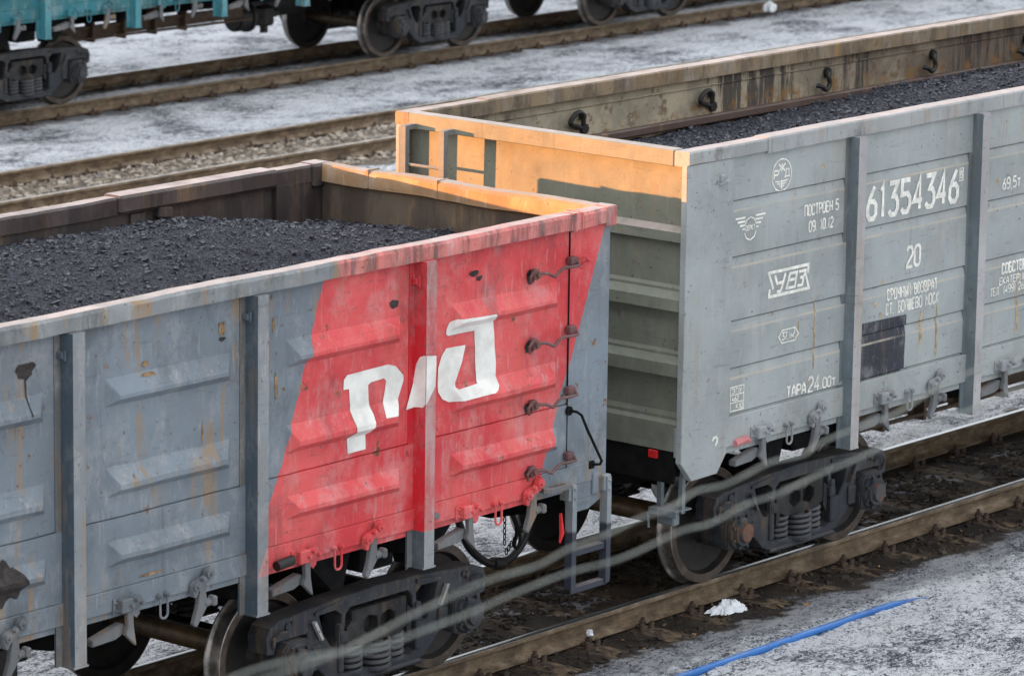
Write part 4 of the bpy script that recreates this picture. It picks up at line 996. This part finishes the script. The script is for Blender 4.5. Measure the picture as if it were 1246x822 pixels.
# stencilled marks
W = M['white_s']
ZG = [q for v in GRV for q in (v+.0011, v+.0001, v-.0099, v-.0101, v-.085)]
def letters(polys, name='lettering'): return conform(polys, b_surf, name, W, B, cell=.02, extra=ZG)
T = []
T += text_polys('61354346', 3.345, 4.645, 2.888, .262, .043, gap=.45); letters(T)
T = stroke([(4.667,3.05),(4.667,3.152),(4.722,3.152),(4.722,3.05),(4.667,3.05)], .009)+text_polys('РЗ', 4.68, 4.71, 3.068, .066, .009, gap=.2); letters(T)
T = text_polys('20', 3.935, 4.125, 2.418, .165, .027); letters(T)
letters(text_polys('СРОЧНЫЙ ВОЗВРАТ', 3.672, 4.39, 2.180, .085, .0135, gap=.5)); letters(text_polys('СТ. БОЛШЕВО МОСК', 3.655, 4.415, 2.06, .088, .0135, gap=.5))
T = text_polys('ПОСТРОЕН 5', 2.482, 2.94, 3.028, .082, .0145); letters(T); T = text_polys('09. 10.12', 2.545, 2.87, 2.895, .08, .0145); letters(T)
T = text_polys('ТАРА', 2.309, 2.56, 1.588, .08, .0175)+text_polys('24', 2.60, 2.745, 1.583, .118, .019)+text_polys('.00т', 2.765, 2.97, 1.588, .08, .013); letters(T)
T = text_polys('69,5т', 5.33, 5.595, 2.898, .09, .015); letters(T)
T = text_polys('СОБСТВЕННИК', 5.368, 5.95, 2.168, .083, .016)+text_polys('ЕКАТЕРИНБУРГ', 5.335, 5.95, 2.075, .06, .010)+text_polys('ТЕЛ. (499) 262.21.53', 5.20, 5.98, 1.995, .064, .010); letters(T)
T = stroke(circle(2.157, 3.397, .128), .011)
T += text_polys('Р', 2.055, 2.115, 3.375, .062, .017)+text_polys('Ж', 2.113, 2.203, 3.425, .062, .015)+text_polys('Д', 2.20, 2.262, 3.378, .06, .013)
for sg in (-1, 1):
    for k, ln in enumerate((.085, .06, .036)): T += stroke([(2.158+sg*.012, 3.345-.02*k), (2.158+sg*ln, 3.352-.02*k)], .012)
T += stroke([(2.158, 3.36), (2.158, 3.285)], .0175); letters(T, 'emblem')
T = []
for sg in (-1, 1):
    for k in range(5):
        a = .195-.030*k; T += stroke([(1.76+sg*a, 3.118-.030*k), (1.76+sg*.068, 3.118-.030*k)], .016)
    T += stroke([(1.76+sg*.075, 2.995), (1.76+sg*.055, 2.955), (1.76, 2.932)], .012)
T += stroke([(1.692,3.06),(1.71,3.095),(1.76,3.115),(1.81,3.095),(1.828,3.06)], .010)+text_polys('СЕРКТ', 1.70, 1.82, 3.012, .036, .007, gap=.3)
letters(T, 'emblem')
T = stroke([(2.085,2.495),(2.020,2.632),(2.552,2.632),(2.545,2.56)], .026)+stroke([(2.035,2.50),(2.028,2.440),(2.562,2.440),(2.512,2.565)], .026)
T += stroke([(2.105,2.605),(2.135,2.535),(2.215,2.535)], .026)+stroke([(2.245,2.605),(2.185,2.468),(2.13,2.468)], .026)
T += stroke([(2.255,2.470),(2.305,2.592),(2.40,2.592),(2.385,2.540),(2.295,2.540)], .024)+stroke([(2.385,2.533),(2.375,2.478),(2.275,2.478)], .024)
T += stroke([(2.425,2.590),(2.515,2.590),(2.485,2.540),(2.445,2.540)], .024)+stroke([(2.485,2.533),(2.475,2.478),(2.405,2.478)], .024); letters(T, 'emblem')
T = stroke([(2.175,2.092),(2.22,2.145),(2.392,2.145),(2.44,2.092),(2.392,2.042),(2.22,2.042),(2.175,2.092)], .011)+text_polys('37,1м²', 2.218, 2.398, 2.066, .058, .010, gap=.3); letters(T, 'emblem')
T = stroke([(1.556,1.595),(1.556,1.785),(1.730,1.785),(1.730,1.595),(1.556,1.595)], .009)+stroke([(1.556,1.722),(1.730,1.722)], .008)+stroke([(1.556,1.66),(1.730,1.66)], .008)
T += text_polys('ЗЛУ', 1.575, 1.70, 1.735, .036, .008)+text_polys('462', 1.575, 1.66, 1.673, .036, .008)+text_polys('8К10', 1.60, 1.715, 1.608, .036, .008); letters(T, 'emblem')
conform([[(3.24,2.037),(3.955,2.026),(3.945,1.867),(3.939,1.580),(3.90,1.557),(3.24,1.557)]], b_surf, 'paint_patch', M['patch'], B, cell=.02, lift=.004, extra=ZG)
def plate_s(x, z): return -1.478
conform(stroke([(1.318,1.402),(1.328,1.425),(1.358,1.428),(1.378,1.41),(1.374,1.385),(1.35,1.362)], .02), plate_s, 'chalk_mark', W, B, cell=0)
b = MB(); b.cyl((1.60, -1.49, 1.335), (1.74, -1.50, 1.355), .030, seg=8); b.box(1.70, 1.80, -1.505, -1.48, 1.315, 1.345, bev=.006); b.build('hatch_handle', M['pink'], B)

def bstain(polys): conform(polys, b_surf, 'stain', M['tan'], B, cell=.04, lift=.002, extra=ZG)
for x, z0_, z1_, w_ in ((4.17, 1.74, 2.02, .028), (4.40, 1.60, 2.05, .02), (2.66, 1.76, 2.36, .014), (2.60, 1.64, 1.70, .01), (5.62, 1.60, 2.16, .022), (2.44, 2.04, 2.20, .010)):
    bstain([[(x-w_*.5, z1_), (x+w_*.4, z1_-.01), (x+w_*.9, z0_+.12), (x+w_*.7, z0_+.02), (x, z0_), (x-w_*.6, z0_+.03), (x-w_*.4, z0_+.15)]])
for x, z in ((3.60, 2.34), (3.50, 2.17), (3.58, 2.07), (5.25, 2.98), (2.72, 3.40)): bstain([blot(x, z, .02, .022, x*5+z)])
# ------------------------------------------------------------------ coal loads
def heap(name, fn, xr, yr, label, seed, n, dense):
    b = MB(); xs = lines(xr[0], xr[1], .035); ys = lines(yr[0], yr[1], .035)
    def P(x, y): return (x, y, fn(x, y)+.013*noise.fractal((x*4, y*4, seed), .8, 2, 4)+.006*fnoise(x*17, y*17, seed))
    b.grid(xs, ys, P)
    ring = [(xr[0], yr[0]), (xr[1], yr[0]), (xr[1], yr[1]), (xr[0], yr[1])]
    bv = [b.bm.verts.new((*p, 2.6)) for p in ring]; b.bm.faces.new(bv)
    r = random.Random(seed); bm = b.bm
    base = [(-1,-1,-1),(1,-1,-1),(1,1,-1),(-1,1,-1),(-1,-1,1),(1,-1,1),(1,1,1),(-1,1,1)]; fs = [(0,3,2,1),(4,5,6,7),(0,1,5,4),(1,2,6,5),(2,3,7,6),(3,0,4,7)]
    for _ in range(n):
        x = r.uniform(*dense); y = r.uniform(yr[0]+.03, yr[1]-.03); s = .0048*(6.5)**(r.random()**18); z = P(x, y)[2]
        mt = Matrix.Rotation(r.uniform(0, 6.3), 3, 'Z') @ Matrix.Rotation(r.uniform(-.9, .9), 3, 'X')
        vs_ = [bm.verts.new(mt @ Vector((q[0]*s*r.uniform(.4, 1), q[1]*s*r.uniform(.35, .9), q[2]*s*r.uniform(.3, .75))) + Vector((x, y, z+s*.25))) for q in base]
        for f in fs: bm.faces.new([vs_[i] for i in f]).material_index = 1
    for f in bm.faces: f.smooth = f.material_index == 0
    o = b.build(name, [M['coal'], M['lump']], smooth=False, recalc=True); tag(o, label, 'coal', 'coal loads in the wagons')
def fa(x, y):
    e = max(0, min(1, -x/2.2)); e = e*e*(3-2*e)
    return 2.96+(.10*e) + (.09+.125*e)*math.exp(-((y+.05)/.95)**2) + .035*fnoise(x*.7, y*.9, 1)*e + .13*e*min(1, max(0, (y-.1)/.9))
def fb(x, y):
    e = max(0, min(1, (x-.95)/2.2)); e = e*e*(3-2*e); q = max(0, min(1, (x-5.2)/2.5))
    return 3.11+.05*e+.06*q+(.13*e+.13*q)*math.exp(-((y+.2)/.95)**2)+.03*fnoise(x*.8, y*.9, 6)
heap('coal_heap', fa, (-LEN+.09, -.085), (-1.395, 1.395), 'heap of black coal filling the red and grey wagon', 11, 75000, (-7.2, -.1))
heap('coal_heap', fb, (X0+.11, X1-.12), (-1.40, 1.40), 'heap of black coal filling the light grey wagon', 12, 80000, (1.1, 11.0))

# ------------------------------------------------------------------ teal wagons on the far track
TY = 22.25
T1 = empty('gondola_wagon', (26.45-LEN/2, TY, 0), (-LEN/2, 0, 0))
tag(T1, 'teal open wagon at the top left with its black brake cylinder over the snow', 'freight wagon', 'teal wagons on the far track')
gondola_a(T1, (M['teal'], M['teal_post'], M['t_face'], M['teal'], M['teal'], M['a_inside'], M['a_inside'], M['teal']), detail=False, red=False)
for bx in (-2.17, -LEN+2.17): bogie(T1, bx)
T2 = copy_tree(T1); T2.location.x += 13.92
tag(T2, 'second teal wagon of which only the dark wheels show at the top edge', 'freight wagon')

# ------------------------------------------------------------------ small things
def tube_obj(name, pts, r, mat, seg=10, ang=60):
    return MB().tube(pts, r, seg).build(name, mat, ang=ang)
hp = [(-4+.12*i, -2.02+.006*math.sin(i*.13), -.172+.008*fnoise(i*.2, 3)) for i in range(60)]
hp += [(3.2, -2.03, -.178), (3.4, -2.037, -.187), (3.58, -2.045, -.205)]
hr = [.033]*60+[.027, .016, .006]
tag(tube_obj('hose', hp, hr, M['blue'], 12), 'long blue plastic hose lying on the dirty snow', 'hose')
def crumple(name, loc, size, mat, label, cat, seed, sub=4, drape=1.0):
    b = bmesh.new(); bmesh.ops.create_icosphere(b, subdivisions=sub, radius=1)
    for v in b.verts:
        p = v.co.copy(); k = 1+.55*noise.turbulence(p*1.6+Vector((seed, 0, 0)), 4, True)-.3*abs(noise.noise(p*4+Vector((0, seed, 0))))
        if p.z > 0: k *= .6+.9*max(0, noise.noise(Vector((p.x*2.2, p.y*2.2, seed)))+.35)
        v.co = Vector((p.x*size[0]*k, p.y*size[1]*k, max(-.35, p.z)*size[2]*k))
    me = bpy.data.meshes.new(name); b.to_mesh(me); b.free(); me.materials.append(mat)
    o = link(name, me); o.location = loc; tag(o, label, cat); return o
def film(name, loc, size, mat, label, cat, seed):
    b = MB(); nr, na = 14, 60; V = []
    for i in range(nr+1):
        ring = []
        for k in range(na):
            t = 2*math.pi*k/na; u = i/nr; c_, s_ = math.cos(t), math.sin(t)
            rr = u*(1+.55*fnoise(c_*1.5, s_*1.5, seed)+.30*fnoise(c_*5, s_*5, seed+3)); x, y = rr*c_, rr*s_
            rid = 1-2.6*abs(fnoise(x*2.1, y*2.1, seed)); rid2 = 1-2.6*abs(fnoise(x*5.3, y*5.3, seed+9))
            z = size[2]*(max(0, 1-u**3)*(.15+.62*max(0, rid)+.30*max(0, rid2))+.10*max(0, fnoise(x*9, y*9, seed)))
            ring.append(b.bm.verts.new((x*size[0], y*size[1]+.3*z*fnoise(x*3, y*3, 5), z)))
        V.append(ring)
    for i in range(nr):
        for k in range(na): b.bm.faces.new((V[i][k], V[i][(k+1) % na], V[i+1][(k+1) % na], V[i+1][k]))
    bmesh.ops.remove_doubles(b.bm, verts=b.bm.verts, dist=1e-5)
    o = b.build(name, mat, ang=25); o.location = loc; tag(o, label, cat); return o
film('plastic_bag', (2.10, -1.08, -.19), (.22, .10, .085), M['bag'], 'crumpled white plastic bag beside the front rail', 'plastic bag', 3.1)
crumple('plastic_scrap', (.52, -.93, -.09), (.03, .02, .03), M['bag'], 'small white plastic scrap on a fastening of the front rail', 'litter', 5.2, 3)
crumple('plastic_scrap', (10.95, 15.9, -.13), (.10, .05, .05), M['stained'], 'pale yellowish scrap beside the empty gravel track', 'litter', 7.7, 3)
crumple('snow_lump', (25.4, 21.75, -.14), (.26, .14, .09), M['stained'], 'dirty white snow lump beyond the front rail by the teal wagon wheels', 'snow lump', 9.4, 3)
crumple('plastic_bag', (32.85, 21.15, -.08), (.12, .08, .09), M['bag'], 'small white bag far back at the top edge by the teal wagons', 'plastic bag', 2.2, 3)

# overhead wires between the viewer and the wagons (out of focus)
def wire(name, pts, r, label):
    tag(tube_obj(name, arc_pts(pts, 6), r, M['wire'], 8), label, 'wire', 'overhead wires')
wire('overhead_wire', [(-22,-14,5.80),(-19,-14,5.90),(-17.354,-14.0,5.942),(-16.937,-14.0,5.951),(-16.635,-14.0,5.994),(-16.358,-14.0,6.024),(-16.151,-14.0,6.025),(-16.02,-14.0,6.046),(-15.855,-14.0,6.056),(-15.719,-14.0,6.073),(-15.626,-14.0,6.074),(-15.544,-14.0,6.086),(-15.472,-14.0,6.103),(-15.331,-14.0,6.099),(-15.144,-14.0,6.124),(-14.985,-14.0,6.12),(-14.896,-14.0,6.14),(-14.734,-14.0,6.153),(-14.535,-14.0,6.163),(-14.287,-14.0,6.211),(-13.871,-14.0,6.25),(-13.489,-14.0,6.269),(-11,-14,6.45),(-7,-14,6.7)], .0037, 'upper of the two blurred grey overhead wires crossing in front of the wagons')
wire('overhead_wire', [(-22,-14,5.78),(-19.2,-14,5.89),(-17.575,-14.0,5.93),(-17.264,-14.0,5.973),(-16.993,-14.0,5.963),(-16.797,-14.0,5.936),(-16.59,-14.0,5.944),(-16.389,-14.0,5.955),(-16.252,-14.0,5.969),(-16.018,-14.0,5.982),(-15.853,-14.0,5.977),(-15.716,-14.0,5.984),(-15.541,-14.0,6.004),(-15.401,-14.0,6.001),(-15.249,-14.0,6.024),(-15.093,-14.0,6.028),(-14.915,-14.0,6.049),(-14.693,-14.0,6.065),(-14.448,-14.0,6.096),(-14.091,-14.0,6.115),(-13.863,-14.0,6.139),(-13.48,-14.0,6.152),(-11,-14,6.33),(-7,-14,6.58)], .0037, 'lower of the two blurred grey overhead wires crossing in front of the wagons')
